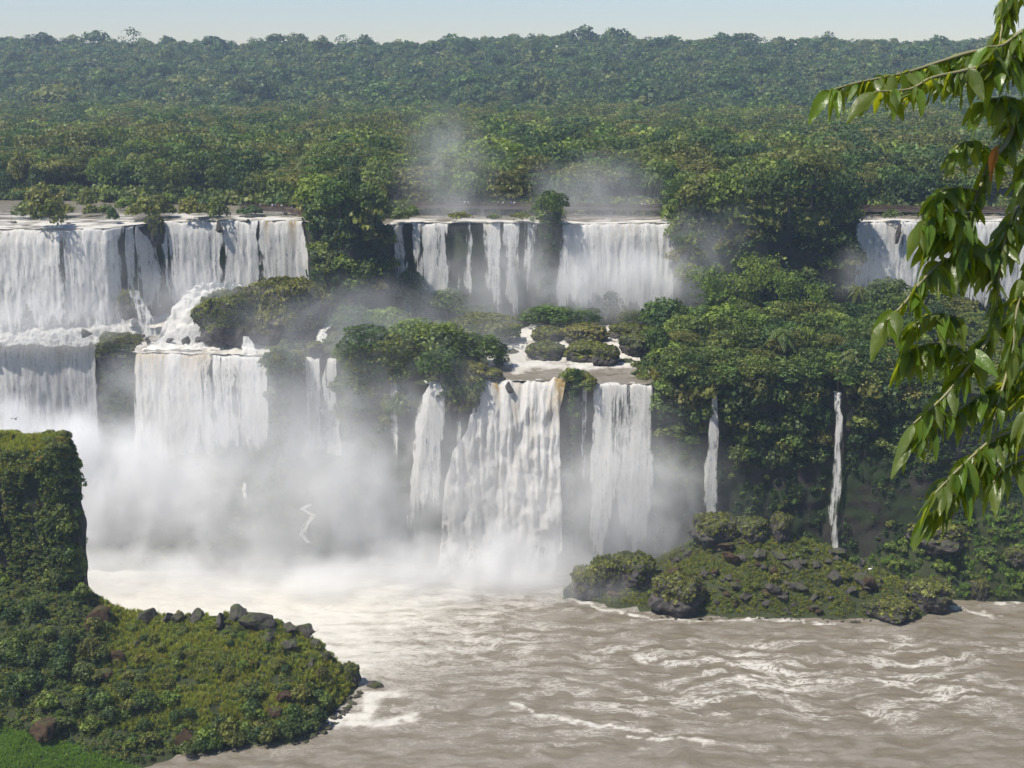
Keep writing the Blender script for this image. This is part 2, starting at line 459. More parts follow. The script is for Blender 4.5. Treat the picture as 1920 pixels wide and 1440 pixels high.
# upper river stays low behind the lip; the far bank rises where the forest starts
BANK = lambda X: np.interp(X, [-400, UX(-60), UX(520), UX(585), UX(720), UX(760), UX(1255), UX(1290), UX(1595), UX(1640), 400], [446, 424, 405, 380, 374, 385, 385, 372, 372, 385, 388])
bank = np.maximum(BANK(Xs), yu + 3)
strip('upper_riverbed', lerp_rows(yu, zu, bank, ZU - 1.0 * wu + 1.0 * (1 - wu), 8), 'soil', 'shallow bed of the upper river behind the lip', 'riverbed')
strip('ground', lerp_rows(bank, ZU - 1.0 * wu + 1.0 * (1 - wu), one * 960, one * 80, 26), 'forestfloor', 'flat forest ground of the plateau', 'ground', rough_plateau)
def HILLZ(X, Y):
    t = np.clip((Y - 940) / (1500 - 940), 0, 1)
    ridge = 139 + 5 * perlin(X * .004, 3.1) + 4 * np.exp(-((X - 60) / 160) ** 2) - 2 * np.exp(-((X + 330) / 120) ** 2)
    z = 80 + (ridge - 80) * (t ** 1.0) + 5 * np.sin(t * np.pi) * perlin(X * .006, Y * .006)
    return np.where(Y > 1500, ridge - (Y - 1500) * .03, z)
strip('hill', [(one * y, np.where(y <= 960, 80.0, HILLZ(Xs, one * y))) for y in np.concatenate([np.linspace(960, 1500, 24), [1530, 1570, 1620]])], 'forestfloor', 'long forested ridge on the skyline', 'hill')
# the viewpoint's own bank, under and behind the camera
Xn = np.linspace(-260, 260, 40)
near = [(-80, 123.4), (-10, 123.35), (.6, 123.3), (2.2, 122.4), (12, 112), (40, 78), (90, 34), (118, -4)]
V = np.stack([np.stack([Xn, np.full_like(Xn, y) + (2.5 * perlin(Xn * .06, y * .1) if y > 5 else 0), np.full_like(Xn, z)], 1) for y, z in near])
tag(link('ground', mesh('ground', V.reshape(-1, 3), grid_faces(len(near), len(Xn)), M['soil'])), 'steep near bank under the viewpoint', 'ground', kind='structure')

# ------------------------------------------------------------------ water sheets
def water_sheet(name, rows, label, fo, amp=.25, seed=0.0, cat='water', mat='river', chop=None):
    V = np.stack([np.stack(r, 1) for r in rows])
    x, y = V[..., 0], V[..., 1]
    ch = (chop(x, y) if chop else 0 * x)
    V[..., 2] += amp * (1 + 1.3 * ch) * fbm(x * .22, y * .55, seed, 4)
    foam = fo(x, y, np.linspace(0, 1, V.shape[0])[:, None] + 0 * x)
    V[..., 2] += amp * 1.2 * np.clip(foam, 0, 1) * np.abs(fbm(x * .8, y * .9, seed + 5, 3))
    me = mesh(name, V.reshape(-1, 3), grid_faces(*V.shape[:2]), M[mat], {'foam': foam, 'chop': ch})
    return tag(link(name, me), label, cat, kind='structure')

def chop_river(x, y):
    px, py = to_px(x, y, 0 * x)
    c = np.interp(px, [300, 640, 900, 1050, 1200, 1500, 1750, 2100], [.25, .3, .5, .65, .85, 1.0, .8, .8]) * np.interp(py, [1080, 1170, 1215, 1340, 1390, 1450], [.9, .6, 1.0, .95, .5, .35])
    return np.clip(c * (.75 + .7 * fbm(x * .03, y * .06, 12.0, 3)), 0, 1.2)
# lower river: foam boils out from under the falls and breaks into streaks downstream; lower left has a painted reflection
def foam_river(x, y, t):
    px, py = to_px(x, y, 0 * x)
    wx = x + 9 * fbm(x * .02, y * .03, 3.0, 3); wy = y + 7 * fbm(x * .02, y * .03, 8.0, 3)
    big = fbm(wx * .035, wy * .07, 1.0, 4)
    edge = np.interp(px, [-200, 560, 640, 760, 900, 1000, 1100, 1200, 2400], [1280, 1262, 1240, 1215, 1175, 1150, 1120, 1100, 1060])
    core = sstep(165, -120, py - edge + 85 * big)
    core = core * np.interp(px, [-200, 600, 800, 1000, 1150, 1400], [1.15, 1.1, .82, .62, .40, .0])
    st = ridged(wx * .055, wy * .17, 4.0, 4) * .5 + .28 * fbm(wx * .3, wy * .7, 6.0, 4)
    thin = sstep(.30, .85, st)
    rough_zone = np.interp(px, [300, 640, 1000, 1200, 1500, 1750, 2100], [.15, .2, .34, .62, .8, .62, .6]) * np.interp(py, [1080, 1170, 1210, 1330, 1380, 1450], [.55, .35, .9, 1.0, .50, .26])
    rough_zone *= .65 + .6 * sstep(-.3, .5, fbm(x * .03, y * .05, 12.0, 3))
    lines = 0
    for pts, wd in (([(620, 1352), (680, 1345), (700, 1325), (690, 1305), (735, 1300)], 1.7), ([(640, 1356), (720, 1355), (770, 1345)], 1.6), ([(960, 1320), (1020, 1340), (1100, 1360), (1180, 1366), (1260, 1380)], .6), ([(1180, 1384), (1330, 1386), (1320, 1398)], .7), ([(1790, 1138), (1830, 1150), (1870, 1155)], 1.1), ([(1235, 1160), (1330, 1166), (1420, 1160), (1560, 1170)], 0.6), ([(1060, 1115), (1120, 1140), (1225, 1160)], .6), ([(1870, 1130), (1930, 1126)], 1.4)):
        q = np.array(pts, float); w = P(q[:, 0], q[:, 1], 0.0)
        d = np.full(x.shape, 1e9)
        xx = x + 1.2 * fbm(x * .3, y * .3, 2, 3); yy = y + 1.2 * fbm(x * .3, y * .3, 5, 3)
        for i in range(len(pts) - 1):
            ax, ay, bx, by = w[0][i], w[1][i], w[0][i + 1], w[1][i + 1]
            s = np.clip(((xx - ax) * (bx - ax) + (yy - ay) * (by - ay)) / ((bx - ax) ** 2 + (by - ay) ** 2), 0, 1)
            d = np.minimum(d, np.hypot(xx - ax - s * (bx - ax), yy - ay - s * (by - ay)))
        lines = np.maximum(lines, np.exp(-(d / wd) ** 2))
    return np.clip(core * (.80 + .40 * big + .25 * fbm(wx * .12, wy * .4, 21.0, 4)), 0, 1.15) + thin * rough_zone * .42 + lines * (.55 + .5 * fbm(x * .5, y * .5, 3.0, 3)) - .02 + np.interp(px, [200, 500, 1000, 1300], [.10, .20, .14, 0]) * sstep(1200, 1260, py)  # last term pales the lower left, painting in reflected mist and sky
ys = np.concatenate([np.linspace(118, 196, 40)[:-1], np.linspace(196, 300, 230)])
xs = np.linspace(-150, 150, 560)
rows = [(xs * (1 + max(0, 0)), np.full_like(xs, y), np.zeros_like(xs)) for y in ys]
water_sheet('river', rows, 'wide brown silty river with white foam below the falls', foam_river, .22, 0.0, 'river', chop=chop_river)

# upper river behind the lip
wr = []
Xw = np.arange(-230, 230, 1.0)
for t in np.linspace(0, 1, 34):
    y0, y1 = YU(Xw) - .2, np.maximum(BANK(Xw), YU(Xw) + 3) + 4
    wr.append((Xw, y0 + (y1 - y0) * t, np.full_like(Xw, ZU - .15 + .35 * t)))
water_sheet('upper_river', wr, 'grey brown upper river running to the lip of the upper falls',
            lambda x, y, t: np.clip(1.0 * np.exp(-t * 3) * sstep(-.5, .35, fbm(x * .12, y * .3, 2, 3)) + .6 * sstep(.25, .9, ridged(x * .06, y * .4, 9, 3) * .6) * (.35 + .65 * np.exp(-t * 3)), 0, 1.0) * np.where(x < 200, 1, 1), .18, 4.0, 'river')

# cascading river on the ledge, middle
def ledge_water():
    rows = []
    n = 46
    tt = np.linspace(0, 1, n)
    for t in tt:
        xl = np.interp(t, [0, .12, .3, .6, .8, 1], [LX(888), LX(905), LX(915), LX(900), 0, 6])
        xr = np.interp(t, [0, .1, .2, .3, .5, 1], [LX(1232), LX(1232), LX(1225), LX(1215), LX(1215), LX(1230)])
        X = np.linspace(xl, xr, 90)
        y = YL(X) - .3 + (352 - YL(X)) * t
        step = np.interp(t, [0, .08, .17, .21, .36, .41, .58, .63, .8, .85, 1], [0, .15, .35, 1.0, 1.2, 1.9, 2.1, 2.9, 3.1, 3.9, 4.1])
        rows.append((X, y, ZL - .25 + step + .15 * perlin(X * .3, y * .3)))
    def fo(x, y, t):
        f = .42 + .55 * fbm(x * .18, y * .22, 3, 4)
        f = f + .35 * sstep(.17, .25, t) - .75 * (1 - sstep(.03, .17, t + .03 * perlin(x * .15, y * .2))) * sstep(.0, .015, t)
        f = f - .25 * sstep(LX(1060), LX(1090), x) * (1 - sstep(.2, .3, t))
        return np.clip(f, 0.02, 1.1)
    water_sheet('ledge_river', rows, 'white rapids stepping across the ledge to the central fall', fo, .35, 8.0, 'river')
ledge_water()
# foaming ledge under the big falls on the left
rows = []
Xw = np.arange(-190, LX(505), .9)
for t in np.linspace(0, 1, 18):
    y0, y1 = YL(Xw) - .3, YUB(Xw) + 1.5
    rows.append((Xw, y0 + (y1 - y0) * t, ZL - .1 + (zub(Xw) - ZL + 1.8) * t))
water_sheet('ledge_river', rows, 'boiling white water on the narrow ledge under the big left falls', lambda x, y, t: np.clip(.62 + .5 * fbm(x * .2, y * .3, 1, 4) + .25 * t, .1, 1.0), .6, 2.0, 'river')
#@@NEXT2
# ------------------------------------------------------------------ waterfalls
def fall(px0, px1, tier, zb, label, *a_, **k_):
    o = fall_(px0, px1, tier, zb, label, *a_, **k_)
    o['churn'] = 1.0 if k_.get('amp', 0) > 3 else 0.0
    return o
def fall_(px0, px1, tier, zb, label, cover=.8, tan=0.0, throw=2.5, sl=((0, 0), (1, 0)), sr=((0, 0), (1, 0)), amp=.9, seed=0., zt=None, billow=.5, var=.5, dpl=0.0, group=None, name='waterfall', back=2.0, du=.32, fade=True):
    fx, Yf, zt0 = (UX, YU, ZU - .3) if tier == 'U' else (LX, YL, ZL - .3)
    zt = zt0 if zt is None else zt
    X0, X1 = fx(px0), fx(px1)
    h = zt - zb
    nu = max(8, int((X1 - X0) / du)); nv = max(20, int(h / .42))
    s = np.concatenate([[-.03, -.02, -.01], np.linspace(0, 1, nv)])[:, None]
    u = np.linspace(0, 1, nu)[None, :]
    sc = np.clip(s, 0, 1)
    L = X0 + np.interp(sc, *np.array(sl, float).T); Rr = X1 + np.interp(sc, *np.array(sr, float).T)
    x = L + (Rr - L) * u
    xt = X0 + (X1 - X0) * u + 0 * s
    y = Yf(xt) - dpl - .4 - throw * np.sqrt(sc) + np.where(s < 0, -s * 100 * back / 3 + .4, 0)
    z = zt - h * sc - (1.5 if amp > 3 else .9) * (perlin(xt * .22, seed + 1.0) + .5 * perlin(xt * .9, seed + 4.0)) * (1 - sc) * np.where(s < 0, 0, 1)
    # rounded crest: water bends over the lip before it falls free
    z = z - .35 * np.exp(-(sc * h / 1.2)) * np.where(s >= 0, 0, 0)
    k = np.clip(sc * 8, 0, 1)
    d = (.5 if amp > 3 else .9) * (ridged(x * .16 + .8 * fbm(x * .05, z * .03, seed + 40, 2), z * .02, seed, 3) * .5 + .5) + .55 * fbm(x * .7, z * .06, seed + 2, 3) + billow * (.25 + .8 * sc) * (fbm(x * .25, z * .15, seed + 5, 6, .46) if amp > 3 else fbm(x * .40, z * .16, seed + 5, 4))
    y = y - amp * (.58 if amp > 3 else .42) * d * k
    x = x + .35 * k * fbm(x * .3, z * .15, seed + 8, 3)
    w = (X1 - X0)
    e = np.minimum(u, 1 - u) * w + .9 * k * fbm(u * 3 + seed, z * .14, seed + 3, 4)
    cov = cover + .8 * var * fbm(x * .10, z * .035, seed + 50, 3) + var * (.65 * fbm(x * .30, z * .012, seed + 11, 3) + .35 * fbm(x * 1.1, z * .05, seed + 13, 2)) - .75 * (1 - sstep(-.1, (.34 if w < 5 else .16) * min(w, 8) + .25, e))
    cov = cov + .25 * np.exp(-sc * 9) * (cover > .6) - (.95 * sstep(.70, 1.0, sc + .28 * fbm(x * .25, z * .04, seed + 30, 3)) if fade else 0)
    tn = 1.3 * tan * np.exp(-sc * 5.5) * sstep(-.2, .5, fbm(x * .25, z * .03, seed + 21, 3)) + .25 * tan * np.exp(-sc * 25)
    V = np.stack(np.broadcast_arrays(x, y, z), -1)
    c = np.array([(X0 + X1) / 2, float(Yf((X0 + X1) / 2)) - throw, zb])
    me = mesh(name, (V - c).reshape(-1, 3), grid_faces(*V.shape[:2]), M['fall'], {'cover': np.broadcast_to(cov, x.shape), 'tan': np.broadcast_to(tn, x.shape)})
    return tag(link(name, me, loc=c), label, 'waterfall', group)

G1, G2, G3 = 'falls of the upper tier', 'falls of the lower tier', 'thin streams down the cliff'
fall(-200, 118, 'U', 50, 'broad thundering white curtain at the far left of the upper tier', .98, .25, 4.0, amp=1.5, seed=1, group=G1, billow=.9, var=.35)
fall(112, 234, 'U', 50, 'thick white curtain beside the dark slot on the upper left', .92, .2, 3.2, amp=1.3, seed=2, group=G1, billow=.7, var=.45)
fall(236, 251, 'U', 52, 'narrow white strand in the dark slot of the upper left cliff', 1.0, 0, 2.2, seed=3, group=G1, amp=.6)
fall(255, 300, 'U', 55, 'slim white fall left of the brown mossy rock nose', 1.15, 0, 2.4, sl=((0, 0), (.3, .2), (1, .0)), sr=((0, -3.2), (.3, -1.0), (.7, .4), (1, .5)), seed=4, group=G1, var=.45)
fall(303, 420, 'U', 54, 'white curtain with grey gaps just right of the mossy rock nose', .82, .1, 2.8, seed=5, group=G1, amp=1.1, var=.55)
fall(416, 490, 'U', 54, 'bright curtain of the upper left right of the dark bushy notch', .84, .12, 2.8, seed=6, group=G1, amp=1.1, var=.6)
fall(486, 576, 'U', 54, 'tan tinged curtain at the right end of the upper left falls', .82, .95, 2.6, sr=((0, -1.2), (.15, 0), (1, 1.6)), seed=7, group=G1, amp=1.0, var=.5)
fall(699, 713, 'U', 54, 'faint thread of water beside the dark wooded cliff nose', .42, 0, 1.6, seed=8, group=G3, amp=.4)
fall(732, 766, 'U', 53, 'cream coloured short chute above the round misty tree', .88, .45, 2.4, seed=9, group=G1, sl=((0, 0), (1, .8)), sr=((0, -1.0), (1, 1.2)))
fall(768, 792, 'U', 52, 'slanting white ribbon right of the cream chute', .62, .1, 2.2, seed=10, group=G1, sl=((0, 0), (1, 1.4)), amp=.6)
fall(790, 842, 'U', 52, 'dense white curtain left of the thin middle strands', .86, .1, 2.6, seed=11, group=G1, var=.55)
fall(848, 888, 'U', 52, 'sparse pair of white strands on the middle upper cliff', .50, 0, 2.2, seed=12, group=G1, var=.8)
fall(905, 938, 'U', 52, 'cream topped leaning strand on the middle upper cliff', .70, .5, 2.4, seed=13, group=G1, sr=((0, 0), (1, 1.2)), var=.55)
fall(942, 978, 'U', 52, 'white strand with a brighter core right of the leaning strand', .62, 0, 2.2, seed=14, group=G1, var=.7)
fall(980, 1012, 'U', 52, 'thin grey wisps at the right end of the middle strands', .42, 0, 2.0, seed=15, group=G1, var=.7)
fall(1054, 1264, 'U', 52, 'solid wide white curtain under the walkway in the middle', .96, .25, 3.4, sl=((0, 0), (1, -2.4)), sr=((0, 0), (1, 1.0)), amp=1.2, seed=16, group=G1, var=.42, billow=.7)
fall(1461, 1477, 'U', 64, 'grey thread falling out of the dark wooded cliff on the right', .46, 0, 1.4, seed=17, group=G3, amp=.3)
fall(1604, 1692, 'U', 54, 'white curtain left of the black cleft on the far right', .86, .3, 2.8, seed=18, group=G1, var=.5, amp=1.1)
fall(1687, 1800, 'U', 54, 'white curtain right of the black cleft partly behind the leaves', .86, .1, 2.8, seed=19, group=G1, var=.5, amp=1.1)
fall(1806, 2060, 'U', 54, 'pale falls glimpsed through the leaves at the far right', .80, .1, 2.8, seed=20, group=G1, var=.5, amp=1.1)
# lower tier
fall(-200, 182, 'L', 8, 'huge pale curtain fading into mist at the lower far left', .98, .35, 4.5, amp=1.6, seed=31, group=G2, billow=1.0, var=.3)
fall(256, 402, 'L', 16, 'cream tinted wide curtain below the white cascade', .97, .5, 4.2, sl=((0, 0), (1, -1.5)), amp=1.4, seed=32, group=G2, billow=.9, var=.35)
fall(396, 503, 'L', 18, 'grey streaked curtain below the overgrown outcrop', .72, .05, 3.2, seed=33, group=G2, var=.75, amp=1.1)
fall(557, 604, 'L', 16, 'forked thin stream tumbling from the mossy notch', .44, 0, 2.6, seed=34, group=G3, var=.8, amp=.6, sl=((0, 1.6), (.2, 1.0), (1, -.6)))
fall(602, 638, 'L', 14, 'slender white stream right of the forked stream', .74, 0, 2.6, seed=35, group=G3, var=.4, amp=.6, sl=((0, 1.5), (.15, 0), (1, -.6)), sr=((0, -1.0), (1, .6)))
fall(712, 748, 'L', 14, 'faint leaning thread on the shaded middle cliff', .40, 0, 2.4, seed=36, group=G3, var=.55, sl=((0, 2.0), (.3, .5), (1, 0)), amp=.5)
fall(768, 838, 'L', 6, 'veil like fall leaning left beside the central fall', .74, .05, 3.0, seed=37, group=G2, var=.5, sl=((0, 3.6), (.3, .8), (.65, -1.2), (1, -2.4)), sr=((0, 0), (.3, -.8), (.65, -1.8), (1, -2.2)), amp=.9)
fall(850, 868, 'L', 12, 'barely visible trickle between the veil fall and the central fall', .34, 0, 2.0, seed=38, group=G3, var=.6, amp=.4)
fall(890, 1060, 'L', 0, 'massive churning central fall bursting over the ledge', 1.6, .85, 8.5, sl=((0, 0), (.10, -.4), (.22, -1.6), (.34, -5.2), (.50, -7.4), (.75, -8.4), (1, -9.5)), sr=((0, 0), (.15, -1.6), (.5, -1.2), (1, -.6)), amp=3.2, seed=39, group=G2, billow=1.1, var=.25, du=.26)
fall(1085, 1106, 'L', 16, 'thin white trickle on the shaded wall right of the central fall', .42, 0, 2.0, seed=40, group=G3, var=.6, amp=.4)
fall(1108, 1230, 'L', 2, 'fine combed curtain right of the central fall', .78, .1, 3.0, seed=41, group=G2, var=.5, amp=.8, billow=.3, sl=((0, 0), (1, -1.2)))
fall(1324, 1352, 'L', 3, 'narrow white fall behind the boulder strewn islet', .72, 0, 2.4, seed=42, group=G3, var=.5, sl=((0, 1.3), (.12, 1.0), (.2, 0), (1, 0)), sr=((0, -.8), (.12, -.6), (.2, 0), (1, .3)), amp=.6, fade=False)
fall(1557, 1592, 'L', 3, 'tall slim grey fall on the dark right cliff', .74, 0, 2.6, seed=43, group=G3, var=.4, sl=((0, .6), (.8, .6), (1, 1.8)), sr=((0, -1.8), (.3, -.9), (.8, -.4), (1, 1.2)), amp=.6, fade=False)

def cascade(pts, label, name='cascade', cover=.95, amp=.9, seed=0., tan=0., group='cascades between the tiers', n=50):
    """sloping rapid: pts = rows of (left px, right px, py, z) from top to bottom"""
    q = np.array(pts, float)
    t = np.linspace(0, 1, n); k = np.linspace(0, 1, len(q))
    I = [np.interp(t, k, q[:, i]) for i in range(4)]
    a = P(I[0], I[2], I[3]); b = P(I[1], I[2], I[3])
    w = np.abs(b[0] - a[0]).max()
    nu = max(8, int(w / .35))
    u = np.linspace(0, 1, nu)[None, :]
    V = np.stack([a[i][:, None] * (1 - u) + b[i][:, None] * u for i in range(3)], -1)
    x, y, z = V[..., 0], V[..., 1], V[..., 2]
    bulge = np.sin(np.pi * u) * np.ones((n, 1))
    dn = amp * (fbm(x * .35, y * .35, z * .35 + seed, 5) + .6 * bulge)
    V[..., 1] -= dn * .7; V[..., 2] += dn * .6
    e = np.minimum(u, 1 - u) * w + .5 * fbm(u * 4, t[:, None] * 5, seed, 3)
    cov = cover + .3 * fbm(x * .4, z * .3, seed, 3) - .8 * (1 - sstep(-.1, .12 * min(w, 6) + .2, e))
    c = V.reshape(-1, 3).mean(0); c[2] = V[..., 2].min()
    me = mesh(name, (V - c).reshape(-1, 3), grid_faces(*V.shape[:2]), M['fall'], {'cover': cov, 'tan': tan + 0 * cov})
    return tag(link(name, me, loc=c), label, 'cascade', group)

cascade([(372, 470, 532, 64.5), (345, 480, 548, 62), (322, 470, 575, 58), (308, 440, 610, 53), (286, 430, 640, 49.5), (262, 420, 658, 48.2)], 'bulging white cascade beside the overgrown outcrop', seed=3, amp=1.3, n=70)
cascade([(238, 262, 545, 64), (250, 275, 570, 60), (258, 292, 600, 55.5), (262, 300, 630, 51)], 'thin veil of water over the dark stepped rock', cover=.52, seed=6, amp=.5)
cascade([(-120, 225, 572, 57.5), (-120, 262, 596, 54), (-120, 285, 626, 50.5), (-120, 262, 650, 47.5)], 'heaped white foam at the foot of the far left curtain', seed=9, amp=1.8, n=60)
cascade([(596, 612, 618, 53), (592, 616, 636, 51), (560, 606, 662, 48.0)], 'small white stream on the mossy notch', cover=.7, seed=12, amp=.3)
cascade([(610, 640, 602, 54), (604, 624, 610, 53.3), (598, 612, 622, 52.6)], 'little white spill among the ledge bushes', cover=.6, seed=14, amp=.3)
cascade([(456, 468, 632, 52.5), (452, 480, 650, 50), (450, 488, 668, 47.7)], 'small white spout under the overgrown outcrop', cover=.8, seed=15, amp=.4)
for i, (pts, lab) in enumerate([
    ([(572, 588, 946, 13), (560, 574, 955, 12.2), (580, 594, 966, 11), (566, 578, 985, 9), (560, 572, 1003, 7.5), (574, 584, 1018, 6)], 'winding white trickle down the misty talus'),
    ([(456, 462, 905, 18.5), (452, 462, 922, 17), (458, 464, 936, 15.5)], 'short white spill at the top of the misty talus')]):
    cascade(pts, lab, cover=.75, seed=20 + i, amp=.25, group=G3)

# ------------------------------------------------------------------ vegetation meshes (shared by all copies)
def crown_mesh(name, kind, seed, mat, n=1400, JIT=.48):
    r = np.random.default_rng(seed); g = Geo()
    def blob(c, rad, n, size, lo=-.35, aspect=1.0, jit=None):
        jit = JIT if jit is None else jit
        d = r.normal(size=(n * 2, 3)); d /= np.linalg.norm(d, axis=1)[:, None]
        d = d[d[:, 2] > lo][:n]
        rr = r.uniform(.72, 1.05, len(d)) ** 1
        C = np.array(c) + d * rad * rr[:, None]
        V, F = cards(C, d, size, r, aspect, jit)
        g.add(V, F, np.clip(r.uniform(.2, .8) + r.normal(size=len(F)) * .17, 0, 1))
    if kind == 'round':
        nb = 17
        for i in range(nb):
            a = i * 2.4 + r.uniform(-.4, .4); zz = (i + .5) / nb
            rad = .34 * math.sqrt(1 - (zz * .95) ** 2) * r.uniform(.75, 1.2)
            s = r.uniform(.13, .22)
            blob((rad * math.cos(a), rad * math.sin(a), .42 + .42 * zz), (s * 1.1, s * 1.1, s * .8), n // nb, .062)
        blob((0, 0, .5), (.3, .3, .25), n // 6, .075)
    elif kind == 'lump':                                     # far crown: a few bold masses
        nb = 9
        for i in range(nb):
            a = i * 2.4 + r.uniform(-.5, .5); q = math.sqrt((i + .3) / nb) * .34; sz = r.uniform(.15, .27)
            blob((q * math.cos(a), q * math.sin(a), .74 - q * .75 + r.uniform(-.06, .1)), (sz, sz, sz * .85), n // nb, .12, -.3)
    elif kind == 'umbrella':
        nb = 20
        for i in range(nb):
            a = i * 2.4 + r.uniform(-.4, .4); q = math.sqrt((i + .5) / nb) * .42
            s = r.uniform(.10, .17)
            blob((q * math.cos(a), q * math.sin(a), .86 - q * q * .9 + r.uniform(-.05, .03)), (s * 1.2, s * 1.2, s * .42), n // nb, .040, -.6)
        blob((0, 0, .62), (.3, .3, .14), n // 9, .06)
    elif kind == 'tall':
        nb = 18
        for i in range(nb):
            a = i * 2.4 + r.uniform(-.5, .5); zz = (i + .5) / nb
            rad = .30 * math.sin(math.pi * min(.96, .12 + zz * .86)) * r.uniform(.7, 1.2)
            s = r.uniform(.14, .24)
            blob((rad * math.cos(a), rad * math.sin(a), .28 + .64 * zz), (s, s, s * .62), n // nb, .06)
    elif kind == 'layered':
        for L in range(4):
            zz = .5 + L * .14; q = .42 - abs(L - 1) * .08
            for i in range(7):
                a = i * .9 + L + r.uniform(-.3, .3); s = r.uniform(.10, .18)
                blob((q * r.uniform(.5, 1) * math.cos(a), q * r.uniform(.5, 1) * math.sin(a), zz + r.uniform(-.04, .04)), (s * 1.3, s * 1.3, s * .5), n // 28, .055, -.5)
    elif kind == 'feather':                                  # bamboo: arching plumes
        for i in range(26):
            a = r.uniform(0, 6.28); out = r.uniform(.08, .5); top = r.uniform(.62, 1.0)
            t = np.linspace(.25, 1, n // 26)
            x = out * t ** 1.7; z = top * np.sin(t * 1.75) / math.sin(1.57)
            C = np.stack([x * math.cos(a), x * math.sin(a), z], 1) + r.normal(size=(len(t), 3)) * (.022 + .03 * t[:, None])
            d = np.tile([math.cos(a) * .6, math.sin(a) * .6, .8], (len(t), 1))
            V, F = cards(C, d, .058, r, .4, .9)
            g.add(V, F, np.clip(r.uniform(.3, .7) + r.normal(size=len(F)) * .14, 0, 1))
    elif kind == 'shrub':
        nb = 11
        for i in range(nb):
            a = i * 2.4 + r.uniform(-.5, .5); q = math.sqrt((i + .5) / nb) * .36; s = r.uniform(.15, .26)
            blob((q * math.cos(a), q * math.sin(a), .62 * (1 - q * q * 3.0) + r.uniform(-.08, .08)), (s, s, s), n // nb, .10, -.4)
    elif kind == 'moss':                                     # cushion clothing a rock's upper side
        d = r.normal(size=(n * 2, 3)); d /= np.linalg.norm(d, axis=1)[:, None]; d = d[d[:, 2] > -.25][:n]
        k = block_form(d, 60 + seed % 10)
        keep = d[:, 2] + .8 * perlin(d[:, 0] * 2.6, d[:, 1] * 2.6, d[:, 2] * 2.6 + seed) > (.12 if n < 2000 else -.15)
        C = (d * k[:, None] * [1, 1, .92])[keep]; d = d[keep]
        V, F = cards(C * 1.02, d, .085 if n < 2000 else .05, r, .8, .6)
        g.add(V, F, np.clip(.5 + .5 * perlin(C[:, 0] * 6, C[:, 1] * 6, C[:, 2] * 6) + r.normal(size=len(F)) * .12, 0, 1))
    elif kind == 'tuft':
        for i in range(n):
            a = r.uniform(0, 6.28); b = r.uniform(0, .25); h = r.uniform(.45, 1.0); l = r.uniform(.1, .55)
            p0 = np.array([b * math.cos(a), b * math.sin(a), 0]); dr = np.array([math.cos(a), math.sin(a), 0])
            sd = np.array([-math.sin(a), math.cos(a), 0]) * .045
            p1 = p0 + dr * l * .35 + [0, 0, h * .65]; p2 = p0 + dr * l + [0, 0, h]
            g.add([p0 - sd, p0 + sd, p1 + sd * .8, p1 - sd * .8, p2 - sd * .1, p2 + sd * .1], [(0, 1, 2, 3), (3, 2, 5, 4)], np.clip(r.uniform(.2, .8), 0, 1))
    elif kind == 'clump':                                    # low leafy ground cover
        for i in range(6):
            blob((r.uniform(-.3, .3), r.uniform(-.3, .3), r.uniform(.05, .3)), (.28, .28, .22), n // 6, .17, -.2)
    return g.build(name, M[mat])

def trunk_mesh(name, seed, h=.6, lean=.06, rad=.022, limbs=4):
    r = np.random.default_rng(seed); g = Geo()
    z = np.linspace(-.06, h, 6)
    px = np.stack([lean * (z / h) ** 2, .03 * np.sin(z * 5), z], 1)
    tube(g, px, np.linspace(rad * 1.25, rad * .6, 6), 6)
    for i in range(limbs):
        a = r.uniform(0, 6.28); t = np.linspace(0, 1, 4)[:, None]
        e = np.array([.26 * math.cos(a), .26 * math.sin(a), r.uniform(.18, .3)])
        tube(g, px[3 + i % 2] + t * e + np.sin(t * 3) * [0, 0, .03], np.linspace(rad * .6, rad * .2, 4), 5)
    return g.build(name, M['bark'])

def palm_meshes(seed):
    r = np.random.default_rng(seed); g = Geo()
    z = np.linspace(-.05, .74, 8)
    tube(g, np.stack([.04 * np.sin(z * 2.5), .02 * z, z], 1), np.linspace(.022, .015, 8), 6)
    tr = g.build('trunk', M['bark'])
    g = Geo(); top = np.array([.04 * math.sin(.74 * 2.5), .015, .74])
    for i in range(22):
        a = i * 2.4 + r.uniform(-.2, .2); el = r.uniform(-.25, 1.15); L = r.uniform(.30, .40)
        t = np.linspace(0, 1, 9)
        ho = L * (np.cos(el) * t); zz = L * (np.sin(el) * t - .75 * t ** 2)
        mid = top + np.stack([ho * math.cos(a), ho * math.sin(a), zz], 1)
        sd = np.array([-math.sin(a), math.cos(a), 0])
        for s in (-1, 1):
            wv = .05 * np.sin(np.pi * np.clip(t + .08, 0, 1)) + .006
            for j in range(8):
                o = sd * s * wv[j] * 1.3 + np.array([0, 0, -wv[j] * .8])
                g.add([mid[j], mid[j] * .35 + mid[j + 1] * .65, mid[j] * .2 + mid[j + 1] * .8 + o + (mid[j + 1] - mid[j]) * .6, mid[j] + o + (mid[j + 1] - mid[j]) * .6], [(0, 1, 2, 3)], np.clip(r.uniform(.2, .6), 0, 1))
    return tr, g.build('crown', M['jungle'])

